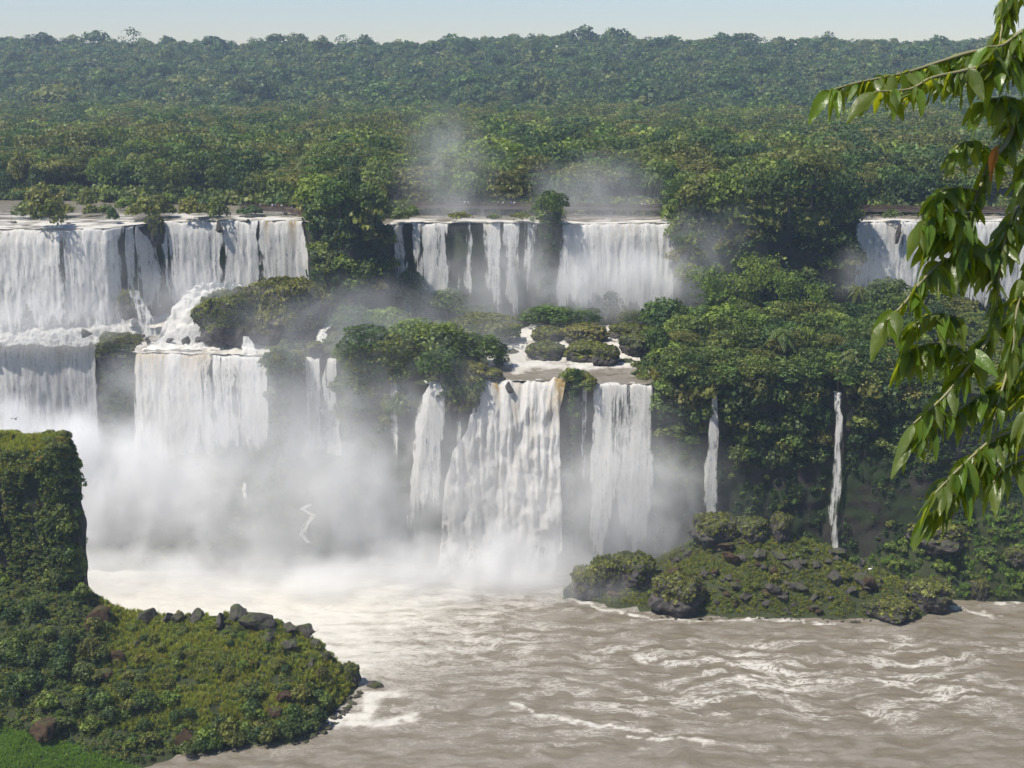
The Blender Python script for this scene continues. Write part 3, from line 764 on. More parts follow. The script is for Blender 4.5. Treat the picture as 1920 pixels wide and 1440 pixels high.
def rock_mesh(name, seed, mat, sub=2, flat=.8):
    # angular hull of few points, then chipped
    r = np.random.default_rng(seed); bm = bmesh.new()
    for p in r.normal(size=(15, 3)):
        p /= np.linalg.norm(p); p *= r.uniform(.42, .52); bm.verts.new((p[0], p[1], max(p[2] * flat, -.28)))
    bmesh.ops.convex_hull(bm, input=bm.verts)
    bmesh.ops.delete(bm, geom=[v for v in bm.verts if not v.link_faces], context='VERTS')
    bmesh.ops.bevel(bm, geom=bm.edges[:] + bm.verts[:], offset=.02, segments=1, affect='EDGES')
    bmesh.ops.triangulate(bm, faces=bm.faces[:])
    bmesh.ops.subdivide_edges(bm, edges=bm.edges[:], cuts=3, use_grid_fill=True)
    for v in bm.verts:
        c = v.co; f = float(fbm(c.x * 4 + seed, c.y * 4, c.z * 4, 4)) * .085
        v.co = c * (1 + f * 1.6)
    bmesh.ops.triangulate(bm, faces=bm.faces[:])
    me = bpy.data.meshes.new(name); bm.to_mesh(me); bm.free(); me.materials.append(M[mat])
    return me

def block_form(c, seed):
    k = .5 * (1 + .26 * fbm(c[:, 0] * 1.7 + seed, c[:, 1] * 1.7, c[:, 2] * 1.7, 3) + .07 * fbm(c[:, 0] * 6 + seed, c[:, 1] * 6, c[:, 2] * 6, 3))
    return k / np.maximum(.72, np.max(np.abs(c) * [1, 1, 1.1], axis=1)) ** .55 * .9

def mound_mesh(name, seed, mat):
    """steep sided overgrown block, unit size, base at z = 0"""
    bm = bmesh.new(); bmesh.ops.create_icosphere(bm, subdivisions=4, radius=.5)
    for v in bm.verts:
        c = v.co.normalized(); k = float(block_form(np.array([c]), seed)[0])
        v.co = c * k; v.co.z *= .92
        if v.co.z < 0: v.co.x *= 1 + .25 * v.co.z; v.co.y *= 1 + .25 * v.co.z
    me = bpy.data.meshes.new(name); bm.to_mesh(me); bm.free(); me.materials.append(M[mat])
    for p in me.polygons: p.use_smooth = False
    return me

T = {}
for kind, mat in (('round', 'jungle'), ('umbrella', 'olive'), ('tall', 'dark'), ('layered', 'jungle'), ('feather', 'bright'), ('leafy', 'bright')):
    T[kind] = [(crown_mesh('crown', 'round' if kind == 'leafy' else kind, 100 + 7 * i + len(kind), mat, 1700), trunk_mesh('trunk', i + 3, .5 if kind != 'umbrella' else .72)) for i in range(3 if kind in ('round', 'umbrella', 'layered') else 2)]
T['palm'] = [tuple(reversed(palm_meshes(5))), tuple(reversed(palm_meshes(9)))]
SH = {m: [crown_mesh('shrub', 'shrub', 300 + i + len(m), m, 650) for i in range(3)] for m in ('shrub', 'moss', 'dark', 'bright', 'olive')}
ROCK = {m: [rock_mesh('boulder', 40 + i, m) for i in range(5)] for m in ('boulder', 'redrock')}
MOUND = [mound_mesh('overgrown_rock', 60 + i, 'boulder') for i in range(3)]
MOSS = [crown_mesh('moss', 'moss', 70 + i, 'moss', 1500) for i in range(3)]
MOSSBIG = [crown_mesh('moss', 'moss', 80 + i, 'moss', 4200) for i in range(3)]
# the big one uses smaller leaves
def tree(kind, x, y, z, h, w, label, cat='tree', group=None, name=None, i=None, rot=None):
    cr, tr = T[kind][random.randrange(len(T[kind])) if i is None else i]
    nm = name or {'round': 'jungle_tree', 'umbrella': 'umbrella_tree', 'tall': 'tall_tree', 'layered': 'layered_tree', 'feather': 'bamboo_clump', 'leafy': 'leafy_tree', 'palm': 'palm_tree'}[kind]
    e = link(nm, None, loc=(x, y, z), rot=(0, 0, random.uniform(0, 6.28) if rot is None else rot), scale=(w, w, h))
    tag(e, label, cat, group)
    link('trunk', tr, e); link('crown', cr, e)
    return e

def shrub(mat, x, y, z, w, h, label, group=None, name='shrub'):
    for k_, v_ in (('cliff', 'cliff_bush'), ('rock on', 'cliff_bush'), ('brink', 'brink_bush'), ('waterside', 'waterside_bush'), ('bluff', 'bluff_bush'), ('wooded wall', 'cliff_bush')):
        if k_ in label: name = v_
    o = link(name, random.choice(SH[mat]), loc=(x, y, z - .08 * h), rot=(0, 0, random.uniform(0, 6.28)), scale=(w, w, h * 1.25))
    return tag(o, label, 'shrub', group)

def rock(mat, x, y, z, s, label, group=None, tilt=.4, cat='rock'):
    o = link('boulder', random.choice(ROCK[mat]), loc=(x, y, z), rot=(random.uniform(-tilt, tilt), random.uniform(-tilt, tilt), random.uniform(0, 6.28)), scale=s)
    return tag(o, label, cat, group)

# ---- scattering of what nobody could count, through one instancing node group per object
def lib(name, meshes):
    c = bpy.data.collections.new(name)
    for i, me in enumerate(meshes):
        o = bpy.data.objects.new('%s_%02d' % (name, i), me); c.objects.link(o)
    return c

def scatter(name, coll, pts, scl, label, cat, rotz=None, tilt=.15, nrm=None):
    n = len(pts); r = np.random.default_rng(n)
    me = bpy.data.meshes.new(name); me.vertices.add(n)
    me.vertices.foreach_set('co', np.ascontiguousarray(pts, np.float32).ravel())
    rot = np.stack([r.normal(size=n) * tilt, r.normal(size=n) * tilt, r.uniform(0, 6.28, n)], 1)
    if nrm is not None:                                    # lean with the slope (towards the open air)
        rot[:, 0] += nrm; rot[:, 2] = r.normal(size=n) * .6
    scl = np.asarray(scl, float)
    if scl.ndim == 1: scl = np.repeat(scl[:, None], 3, 1)
    for an, dat in (('rot', rot), ('scl', scl)):
        a = me.attributes.new(an, 'FLOAT_VECTOR', 'POINT'); a.data.foreach_set('vector', np.ascontiguousarray(dat, np.float32).ravel())
    a = me.attributes.new('idx', 'INT', 'POINT'); a.data.foreach_set('value', r.integers(0, len(coll.objects), n).astype(np.int32))
    o = tag(link(name, me), label, cat, kind='stuff')
    t = bpy.data.node_groups.new('scatter', 'GeometryNodeTree')
    t.interface.new_socket('Geometry', in_out='INPUT', socket_type='NodeSocketGeometry')
    t.interface.new_socket('Geometry', in_out='OUTPUT', socket_type='NodeSocketGeometry')
    gi, go = t.nodes.new('NodeGroupInput'), t.nodes.new('NodeGroupOutput')
    ip, ci = t.nodes.new('GeometryNodeInstanceOnPoints'), t.nodes.new('GeometryNodeCollectionInfo')
    ci.inputs['Collection'].default_value = coll; ci.inputs['Separate Children'].default_value = True; ci.inputs['Reset Children'].default_value = True
    def na(nm, ty):
        nd = t.nodes.new('GeometryNodeInputNamedAttribute'); nd.data_type = ty; nd.inputs['Name'].default_value = nm; return nd.outputs['Attribute']
    L = t.links.new
    L(gi.outputs[0], ip.inputs['Points']); L(ci.outputs[0], ip.inputs['Instance']); ip.inputs['Pick Instance'].default_value = True
    L(na('idx', 'INT'), ip.inputs['Instance Index']); L(na('rot', 'FLOAT_VECTOR'), ip.inputs['Rotation']); L(na('scl', 'FLOAT_VECTOR'), ip.inputs['Scale'])
    L(ip.outputs[0], go.inputs[0])
    o.modifiers.new('scatter', 'NODES').node_group = t
    return o
#@@NEXT3
# ------------------------------------------------------------------ headland, bluff and islet
def col_hill(name, front, crest, label, cat, mat='soil', p=1.6, amp=1.2, seed=0., nx=110, nr=30, back=9, fz=None):
    f = np.array(front, float); c = np.array(crest, float)
    F = P(f[:, 0], f[:, 1], 0.0); C = PY(c[:, 0], c[:, 1], c[:, 2])
    X = np.linspace(max(F[0].min(), C[0].min()), min(F[0].max(), C[0].max()), nx)
    yf, yc, zc = np.interp(X, F[0], F[1]), np.interp(X, C[0], C[1]), np.interp(X, C[0], C[2])
    yf = np.minimum(yf, yc - .5); zc = np.maximum(zc, .2)
    z0 = -1.0 + (np.interp(X, *fz) if fz else 0 * X)
    rows = []
    for t in np.linspace(0, 1, nr):
        z = z0 + (zc - z0) * (1 - (1 - t) ** p)
        y = yf - .6 + (yc - yf + .6) * t
        e = min(1, t * 5) * min(1, (1 - t) * 4 + .25)
        z = z + amp * e * np.clip(zc / 6, .15, 1) * fbm(X * .11, y * .13, seed, 4)
        y = y + .4 * fbm(X * .3, z * .3, seed + 3, 2)
        rows.append((X, y, z))
    for t in (.1, .25, .5, .75, 1):
        rows.append((X, yc + back * t, zc * (1 - t ** 1.5) - 3 * t))
    V = np.stack([np.stack(r, 1) for r in rows])
    tag(link(name, mesh(name, V.reshape(-1, 3), grid_faces(*V.shape[:2]), M[mat])), label, cat, kind='structure')
    return V[:nr]

headV = col_hill('headland', [(-400, 1500), (150, 1480), (250, 1452), (330, 1424), (420, 1408), (540, 1396), (590, 1375), (612, 1360), (640, 1335), (662, 1308), (672, 1290)],
                 [(-400, 1080, 240), (0, 1085, 240), (120, 1095, 240), (165, 1106, 240), (200, 1128, 240), (250, 1148, 240), (330, 1158, 240), (440, 1152, 240), (500, 1160, 239), (560, 1182, 238), (600, 1208, 236), (632, 1240, 235), (655, 1270, 234), (672, 1288, 233)],
                 'overgrown rocky headland sloping down to the brown river', 'headland', amp=1.5, seed=2.)
islV = col_hill('islet', [(1055, 1114), (1085, 1128), (1150, 1140), (1230, 1156), (1330, 1160), (1480, 1160), (1560, 1163), (1640, 1166), (1700, 1168), (1775, 1152), (1796, 1136)],
                [(1055, 1108, 276), (1095, 1070, 282), (1160, 1052, 286), (1230, 1046, 288), (1310, 1010, 288), (1350, 990, 287), (1420, 986, 286), (1480, 1000, 285), (1560, 1028, 284), (1640, 1064, 281), (1700, 1094, 277), (1775, 1130, 274), (1796, 1134, 272)],
                'boulder strewn green islet in front of the dark right cliff', 'islet', amp=1.3, seed=7., p=1.3)

def bluff():
    k = np.array([(-420, 237), (-60, 237), (60, 236), (118, 237), (142, 239), (156, 242), (161, 246), (156, 250), (120, 252), (-60, 253), (-420, 253)], float)
    c = P(k[:, 0], 950 + 0 * k[:, 0], 38.0)
    d = m_per_px(k[:, 1], 38.0)
    pts = np.stack([(k[:, 0] - 960) * d, k[:, 1]], 1)
    seg = np.linspace(0, len(pts) - 1, 150)
    O = np.stack([np.interp(seg, range(len(pts)), pts[:, i]) for i in (0, 1)], 1)
    tg = np.gradient(O, axis=0); nr = np.stack([tg[:, 1], -tg[:, 0]], 1); nr /= np.linalg.norm(nr, axis=1)[:, None]
    ctr = O[:, 0]
    zt = 49.3 + .8 * fbm(O[:, 0] * .12, O[:, 1] * .12, 3, 3) - 2.2 * sstep(-88, -82.5, O[:, 0])
    rows = []
    for t in np.linspace(0, 1, 44):
        z = 12 + (zt - 12) * t
        n = 1.9 * fbm(seg * .45, z * .05, 1.0, 4) + .7 * np.abs(fbm(seg * 2.2, z * .06, 2.0, 3)) + .8 * perlin(seg * .8, z * .14, 4.0)
        e = min(1, (1 - t) * 6 + .15)
        push = (-1.9 + n * e) - 1.0 * max(0, t - .9) * 8
        rows.append(np.stack([O[:, 0] + nr[:, 0] * push, O[:, 1] + nr[:, 1] * push, z], 1))
    mid = np.stack([np.clip(O[:, 0], pts[:, 0].min() + 4, pts[:, 0].max() - 5), np.full(len(O), 244.5)], 1)
    for s in (.25, .5, .75, 1.0):
        q = rows[43][:, :2] * (1 - s) + mid * s
        rows.append(np.column_stack([q, zt + 1.3 * s + .4 * fbm(q[:, 0] * .3, q[:, 1] * .3, 1, 3)]))
    V = np.stack(rows)
    tag(link('bluff', mesh('bluff', V.reshape(-1, 3), grid_faces(*V.shape[:2]), M['cliff'])), 'steep overgrown bluff with a grassy flat top on the left bank', 'cliff', kind='structure')
    return V
bluffV = bluff()

# ------------------------------------------------------------------ picking places on the built ground
def pick(V, px, py):
    q = V.reshape(-1, 3); x, y = to_px(q[:, 0], q[:, 1], q[:, 2])
    d = (x - px) ** 2 + (y - py) ** 2 + np.maximum(0, q[:, 1] - q[:, 1].min()) * 1e-3
    return q[np.argmin(d)]

def sample(V, n, cond=None, power=1.0, seed=0, over=6):
    """n random places on a grid sheet, area weighted; cond(x, y, z, px, py) -> keep"""
    r = np.random.default_rng(seed)
    a, b, c, d = V[:-1, :-1], V[:-1, 1:], V[1:, :-1], V[1:, 1:]
    ar = np.linalg.norm(np.cross(b - a, c - a), axis=-1).ravel()
    k = r.choice(len(ar), n * over, p=ar / ar.sum())
    nc = V.shape[1] - 1; i, j = k // nc, k % nc
    u, v = r.uniform(size=(2, len(k), 1))
    p = (a[i, j] * (1 - u) + b[i, j] * u) * (1 - v) + (c[i, j] * (1 - u) + d[i, j] * u) * v
    px, py = to_px(p[:, 0], p[:, 1], p[:, 2])
    keep = np.ones(len(p), bool) if cond is None else cond(p[:, 0], p[:, 1], p[:, 2], px, py)
    return p[keep][:n]

def inframe(px, py, m=60): return (px > -m) & (px < 1920 + m) & (py > -m) & (py < 1440 + m)

# ------------------------------------------------------------------ forest on the plateau
def col_word(px):
    for a, w in ((150, 'at the far left edge'), (330, 'behind the far left curtain'), (480, 'behind the upper river islets'), (600, 'above the red bending walkway'), (740, 'behind the dark cliff nose'), (880, 'behind the long walkway, left'), (1040, 'behind the long walkway, middle'), (1170, 'behind the misty walkway stretch'), (1290, 'behind the long walkway, right'), (1450, 'above the wooded cliff'), (1620, 'above the dark gorge wall'), (9999, 'behind the far right walkway')):
        if px < a: return w
KW = {'round': 'round crowned green jungle tree', 'umbrella': 'flat topped olive umbrella tree', 'tall': 'tall dark narrow crowned tree', 'layered': 'layered mid green tree', 'leafy': 'fresh light green tree', 'palm': 'palm with drooping fronds'}
r = np.random.default_rng(21)
cand = []
for yy in np.arange(368, 560, 7.2):
    for xx in np.arange(-215, 216, 7.4):
        x, y = xx + r.uniform(-3.2, 3.2), yy + r.uniform(-3, 3)
        px, _ = to_px(x, y, 81)
        b = float(BANK(x))
        dry = 1 - wet(np.array([x]), UW, UX)[0]
        lim = b + 2 if dry < .5 else max(float(YU(x)) + 2, b - 4)
        if y < lim: continue
        if -60 < px < 1985: cand.append((y - lim + r.uniform(0, 4), x, y, px))
cand.sort()
taken = cand[:285]
rest = cand[285:]
for dd, x, y, px in taken:
    front = dd < 7
    kind = r.choice(['round', 'umbrella', 'tall', 'layered', 'leafy', 'palm'], p=[.34, .08, .12, .26, .14, .06] if front else [.28, .26, .08, .22, .10, .06])
    h = r.uniform(9.5, 13.5) if front else r.uniform(12, 17.5); w = h * r.uniform(.75, 1.05)
    if kind == 'umbrella': w = h * r.uniform(1.05, 1.45); h *= .92
    if kind == 'tall': w = h * r.uniform(.6, .8)
    if kind == 'palm': w = h * .8; h *= 1.1
    row = 'on the bank' if front else 'a row back'
    tree(kind, x, y, 80.5 - (2.8 if front and kind != 'palm' else .5), h * (1.18 if front else 1), w * (1.12 if front else 1), '%s %s, %s' % (KW[kind], row, col_word(px)), 'palm' if kind == 'palm' else 'tree', 'forest trees: %s %s %s' % (kind, row, col_word(px)))
# undergrowth along the forest's front, and everything behind as one wood
LIBF = lib('wood_crown', [crown_mesh('wood_crown', k, 500 + i, m, 900, .34) for i, (k, m) in enumerate([('round', 'jungle'), ('umbrella', 'olive'), ('layered', 'jungle'), ('round', 'olive'), ('umbrella', 'olive'), ('tall', 'dark'), ('umbrella', 'jungle'), ('round', 'bright')])])
LIBH = lib('ridge_crown', [crown_mesh('ridge_crown', k, 600 + i, 'hill', 300, .24) for i, k in enumerate(['lump', 'lump', 'lump', 'lump', 'tall', 'lump', 'lump'])])
LIBU = lib('undergrowth_clump', [crown_mesh('undergrowth_clump', 'clump', 700 + i, m, 150) for i, m in enumerate(['shrub', 'shrub', 'moss', 'dark', 'shrub'])])
LIBM = lib('moss_clump', [crown_mesh('moss_clump', 'clump', 720 + i, m, 130) for i, m in enumerate(['moss', 'moss', 'shrub'])])
LIBD = lib('creeper_clump', [crown_mesh('creeper_clump', 'clump', 740 + i, m, 130) for i, m in enumerate(['dark', 'dark', 'dark', 'jungle'])])
LIBG = lib('grass_tuft', [crown_mesh('grass_tuft', 'tuft', 760 + i, 'grass', 26) for i in range(4)])
LIBL = lib('lush_tuft', [crown_mesh('lush_tuft', 'tuft', 780 + i, 'lush', 30) for i in range(3)])
pts = [(x, y, 79.5) for _, x, y, px in rest]
for yy in np.arange(556, 960, 11.0):
    wdt = yy * .46 + 20
    for xx in np.arange(-wdt, wdt, 10.5):
        pts.append((xx + r.uniform(-3.6, 3.6), yy + r.uniform(-3.4, 3.4), 79.0))
pts = np.array(pts); h = r.uniform(11, 21, len(pts)) * (1 + .22 * perlin(pts[:, 0] * .025, pts[:, 1] * .02))
scatter('forest', LIBF, pts, np.stack([(q_ := h * r.uniform(.7, 1.3, len(pts))), q_, h], 1), 'unbroken olive green jungle canopy filling the plateau behind the falls', 'forest', tilt=.05)
pts = []
for yy in np.arange(965, 1540, 12.5):
    wdt = yy * .45 + 20
    for xx in np.arange(-wdt, wdt, 12.0):
        pts.append((xx + r.uniform(-4.2, 4.2), yy + r.uniform(-4.2, 4.2)))
pts = np.array(pts); z = HILLZ(pts[:, 0], pts[:, 1]) - 1.0
h = r.uniform(10, 20, len(pts)) * np.where(r.uniform(size=len(pts)) < .06, r.uniform(1.3, 1.7, len(pts)), 1)
w = h * r.uniform(.75, 1.25, len(pts))
scatter('forest', LIBH, np.column_stack([pts, z]), np.stack([w, w, h], 1), 'bluish jungle covering the far ridge up to the skyline', 'forest', tilt=.06)
r2 = np.random.default_rng(8)
X = r2.uniform(-190, 190, 5200); wd_ = wet(X, UW, UX) > .5; lim = np.where(wd_, BANK(X) - .5, YU(X) - .8); Y = lim + np.where(wd_, r2.uniform(0, 9, len(X)), r2.uniform(0, 1, len(X)) * (BANK(X) - YU(X) + 6))
s = 2.2 + 6.5 * r2.uniform(0, 1, len(X)) ** 2.2
scatter('undergrowth', LIBU, np.stack([X, Y, np.full_like(X, 80.2)], 1), np.stack([s, s, s * r2.uniform(.8, 1.4, len(X))], 1), 'dense undergrowth along the bank of the upper river', 'undergrowth')

# trees on the two cliff noses and in front of the walkway
def place(kind, px, py, hp, wp, V, label, group=None, tone=None, sink=.3, i=None):
    b = pick(V, px, py); m = m_per_px(b[1], b[2])
    if kind == 'shrub': return shrub(tone or 'shrub', b[0], b[1], b[2] - sink, wp * m, hp * m, label, group)
    return tree(kind, b[0], b[1], b[2] - sink, hp * m, wp * m, label, 'palm' if kind == 'palm' else ('bamboo' if kind == 'feather' else 'tree'), group, i=i)
lipV = np.stack([np.stack([Xs, yu + k, np.full_like(Xs, 80.6)], 1) for k in (0, 2, 4)])
for kind, px, py, hp, wp, lab in [
    ('leafy', 600, 420, 96, 96, 'light green bushy tree hanging over the red bend of the walkway'),
    ('round', 640, 436, 104, 92, 'big round green tree on the dark cliff nose'),
    ('round', 688, 432, 92, 82, 'round green tree at the start of the long walkway'),
    ('tall', 664, 428, 110, 70, 'tall dark tree between two round ones on the cliff nose'),
    ('layered', 622, 430, 66, 76, 'layered tree low on the left side of the dark cliff nose'),
    ('round', 1030, 424, 66, 66, 'misty round tree interrupting the long walkway'),
    ('shrub', 752, 423, 26, 40, 'grey green bush left of the first walkway pier'),
    ('shrub', 775, 420, 34, 30, 'rounded bush standing over the slanting ribbon of water'),
    ('shrub', 862, 420, 20, 46, 'misty bush on the lip between two strands'),
    ('shrub', 925, 420, 16, 30, 'low bush on the lip beside the leaning strand'),
    ('shrub', 975, 420, 18, 46, 'low misty bush on the lip near the thin wisps'),
    ('layered', 1275, 424, 82, 76, 'leafy tree at the right end of the long walkway'),
    ('round', 1312, 424, 98, 92, 'round tree on the wooded cliff beside the right walkway end'),
    ('leafy', 1350, 426, 108, 88, 'pale green tree on the wooded cliff left of the cliff palm'),
    ('palm', 1396, 428, 108, 66, 'shaggy palm standing on the wooded cliff edge'),
    ('round', 1432, 426, 112, 88, 'round dense tree right of the cliff palm'),
    ('layered', 1480, 424, 120, 92, 'layered tree above the grey thread of water'),
    ('umbrella', 1522, 424, 150, 110, 'spreading umbrella tree high above the gorge wall'),
    ('round', 1560, 424, 96, 84, 'round tree on the gorge wall left of the far right falls'),
    ('tall', 1592, 424, 92, 60, 'dark narrow tree at the left edge of the far right falls'),
    ('shrub', 1675, 416, 22, 34, 'small round bush above the black cleft in the far right falls')]:
    place(kind, px, py, hp, wp, lipV, lab, None, 'moss' if 'misty' in lab else 'shrub')

r = np.random.default_rng(31)
for (a, b, y0, y1, n, wh, dens) in ((586, 726, 440, 556, 24, 'on the dark cliff nose', 1), (1262, 1604, 436, 500, 46, 'on the wooded wall right of the middle curtain', 1), (1270, 1604, 500, 560, 20, 'at the foot of the wooded wall right of the middle curtain', 1)):
    for i in range(n):
        px, py = r.uniform(a, b), r.uniform(y0, y1)
        if 1450 < px < 1492: continue
        tone = r.choice(['shrub', 'dark', 'olive'], p=[.5, .35, .15])
        place('shrub', px, py, r.uniform(26, 50), r.uniform(34, 62), ucliffV, '%s bush clinging %s' % ({'shrub': 'green', 'dark': 'dark', 'olive': 'olive'}[tone], wh), 'bushes %s %s' % (tone, wh), tone, sink=.8)

# islets of the upper river, left
isl = [('shrub', 85, 428, 58, 62, 'olive', 'tall olive bush on the islet above the far left curtain'), ('shrub', 95, 436, 40, 52, 'moss', 'rounded mossy bush at the very lip of the far left curtain'), ('shrub', 60, 410, 26, 50, 'shrub', 'low green bush left of the tall olive islet bush'), ('shrub', 120, 408, 20, 40, 'moss', 'low mossy spit right of the tall olive islet bush'),
       ('shrub', 166, 400, 34, 32, 'olive', 'small upright bush in the upper river'), ('shrub', 172, 408, 18, 26, 'moss', 'mossy cushion below the small upright bush'), ('shrub', 198, 403, 14, 26, 'shrub', 'tiny green tuft in mid river'), ('shrub', 238, 396, 22, 34, 'bright', 'bright green bush on the far side of the upper river'), ('shrub', 212, 420, 24, 20, 'dark', 'dark bush at the lip beside the dark slot'),
       ('shrub', 268, 414, 32, 54, 'moss', 'yellow green bush left on the brown rock nose'), ('shrub', 292, 412, 34, 50, 'olive', 'olive bush crowning the brown rock nose'), ('shrub', 312, 408, 20, 36, 'moss', 'low mossy bush right on the brown rock nose'),
       ('shrub', 360, 414, 32, 48, 'moss', 'domed mossy bush in the rapids above the grey gapped curtain'), ('shrub', 384, 408, 26, 40, 'shrub', 'green bush right of the domed mossy bush'), ('shrub', 408, 418, 30, 34, 'shrub', 'bush overhanging the dark notch in the lip'), ('shrub', 470, 406, 16, 40, 'dark', 'dark low bush beside the white chute under the walkway')]
upV = np.stack([np.stack([Xs, yu + k, np.full_like(Xs, 79.8)], 1) for k in np.linspace(-.5, 44, 40)])
for kind, px, py, hp, wp, tone, lab in isl: place(kind, px, py, hp * 1.55, wp * 1.3, upV, lab, None, tone)
for px, py, wp, hp, m_, lab in [(412, 430, 16, 34, 'boulder', 'dark rock in the notch of the upper left falls'), (462, 424, 14, 10, 'boulder', 'small black rock on the lip of the upper left falls'), (25, 420, 16, 14, 'boulder', 'black rock on the lip at the far left'), (128, 421, 12, 10, 'boulder', 'small black rock right of the islet on the lip'), (326, 400, 14, 14, 'boulder', 'grey rock in the rapids behind the rock nose'), (495, 408, 12, 9, 'boulder', 'little rock by the white chute under the walkway'), (1677, 432, 12, 60, 'boulder', 'narrow black rock rib splitting the far right falls')]:
    b = pick(upV if py < 426 else lipV, px, min(py, 426)); m = m_per_px(b[1], b[2])
    dz = 0 if py < 426 else -hp * m * .38
    rock(m_, b[0], b[1] - (3.4 if py > 426 else 0), b[2] + dz, (wp * m, wp * m * .9, hp * m * 1.2), lab, tilt=.12)
#@@NEXT4
# ------------------------------------------------------------------ the wooded ledge
def mound(px, py, wp, hp, V, label, big=False, group='overgrown rocks', name='overgrown_rock', depth=.9, Y=None, mosscol=None):
    b = pick(V, px, py) if Y is None else PY(px, py, Y)
    m = m_per_px(b[1], b[2]); w, h = wp * m, hp * m
    e = tag(link(name, None, loc=(b[0], b[1] + w * depth * .3, b[2]), rot=(0, 0, random.uniform(-.5, .5)), scale=(w, w * depth, h * 1.12)), label, 'rock', group)
    i = random.randrange(3); rz = random.uniform(0, 6.28)
    link('stone', MOUND[i], e, loc=(0, 0, .36), rot=(0, 0, rz))
    link('moss', (MOSSBIG if big else MOSS)[i], e, loc=(0, 0, .36), rot=(0, 0, rz))
    return e
mound(432, 655, 128, 118, ledgeV, 'left lobe of the big overgrown outcrop beside the bulging cascade', True, Y=335)
mound(528, 660, 150, 148, ledgeV, 'taller right lobe of the big overgrown outcrop', True, Y=337)
mound(289, 462, 36, 66, ledgeV, 'brown mossy rock nose splitting the upper left falls', Y=363)
mound(222, 690, 92, 70, ledgeV, 'domed bushy rock between the two lower left curtains', True, Y=338)
mound(243, 598, 46, 60, ledgeV, 'dark wet rock under the thin veil of water', Y=345)
mound(590, 668, 34, 30, ledgeV, 'mossy knob between the two thin streams', Y=326)
for px, py, wp, hp, lab in [(1028, 652, 62, 40, 'mossy hump left of the little middle chute'), (1022, 680, 72, 40, 'mossy hump low in the rapids by the black rock'), (1098, 652, 82, 44, 'broad mossy hump right of the little middle chute'), (1104, 684, 88, 42, 'broad mossy hump in front of the calm pool'), (1176, 640, 66, 36, 'rounded mossy hump near the right spill'), (1136, 690, 54, 44, 'dark sided mossy hump at the pool edge'), (1194, 672, 62, 46, 'mossy hump beside the right spill'),
                              (880, 728, 70, 50, 'mossy block at the left shoulder of the central fall'), (872, 792, 66, 80, 'shaggy green block left of the central fall'), (920, 716, 44, 26, 'small mossy block splitting the top of the central fall'), (1085, 722, 46, 28, 'mossy shoulder right of the central fall')]:
    mound(px, py, wp, hp, ledgeV, lab, Y=(None if py < 720 else (300 if py < 760 else 297)))
for px, py, wp, hp, lab in [(963, 664, 28, 16, 'black rock in the white rapids'), (1165, 700, 52, 18, 'flat dark rock in the calm pool'), (1130, 696, 44, 20, 'dark low rock left in the calm pool'), (955, 732, 16, 26, 'upright dark rock in the brink of the central fall'), (1075, 690, 24, 10, 'low wet rock at the foot of the broad mossy hump'), (278, 640, 14, 12, 'black rock in the foam left of the cascade'), (268, 632, 10, 8, 'small black rock in the foam'), (352, 646, 26, 24, 'wet dark boulder below the bulging cascade'), (372, 640, 14, 14, 'small wet boulder under the overgrown outcrop'), (318, 640, 18, 10, 'low wet stone in the foam of the cascade'), (160, 628, 30, 20, 'foam washed rock under the far left curtain')]:
    b = PY(px, py, {1165: 316, 1130: 316, 955: 299, 1075: 322, 963: 325}.get(px, 338)); m = m_per_px(b[1], b[2])
    rock('boulder', b[0], b[1], b[2] + hp * m * .2, (wp * m, wp * m, hp * m * 1.5), lab)
ltrees = [('round', 755, 585, 112, 88, 'hazy round tree in front of the cream chute'), ('round', 838, 606, 68, 88, 'dark dense round tree on the middle of the ledge'), ('tall', 796, 604, 62, 56, 'small dark tree left of the dense round tree'), ('umbrella', 912, 652, 74, 136, 'flat olive umbrella tree left of the white rapids'), ('round', 955, 652, 54, 54, 'small olive tree at the edge of the white rapids'),
          ('leafy', 728, 640, 66, 90, 'light green tree on the misty ledge'), ('layered', 660, 640, 64, 90, 'leafy tree behind the slender white stream'), ('layered', 690, 690, 80, 110, 'spreading leafy tree at the brink above the leaning thread'), ('leafy', 770, 668, 78, 110, 'misty light green tree in the middle of the ledge'), ('round', 820, 690, 92, 118, 'wide round tree above the veil fall'), ('round', 898, 694, 78, 92, 'dark round tree by the bend of the rapids'), ('tall', 940, 694, 56, 50, 'dark low tree at the water beside the black rock'), ('layered', 750, 724, 80, 108, 'leafy tree leaning over the shaded middle cliff'), ('round', 836, 742, 78, 96, 'round tree at the brink of the veil fall'), ('round', 640, 700, 50, 66, 'small round tree above the slender white stream'), ('layered', 905, 610, 40, 60, 'hazy low tree at the foot of the middle strands'), ('round', 700, 612, 44, 56, 'hazy bush like tree left of the round misty tree'),
          ('round', 1032, 616, 52, 108, 'wide hazy tree behind the mossy humps'), ('layered', 1098, 622, 44, 76, 'hazy low tree right of the wide one'), ('tall', 1146, 612, 66, 50, 'hazy upright tree under the solid middle curtain'), ('round', 1186, 618, 42, 52, 'hazy small tree beside the upright one'), ('round', 1240, 632, 80, 98, 'hazy round tree at the left end of the right wood'), ('round', 990, 616, 34, 46, 'hazy little tree at the head of the rapids')]
for k_, px, py, hp, wp, lab in ltrees: place(k_, px, py, hp, wp, ledgeV, lab)
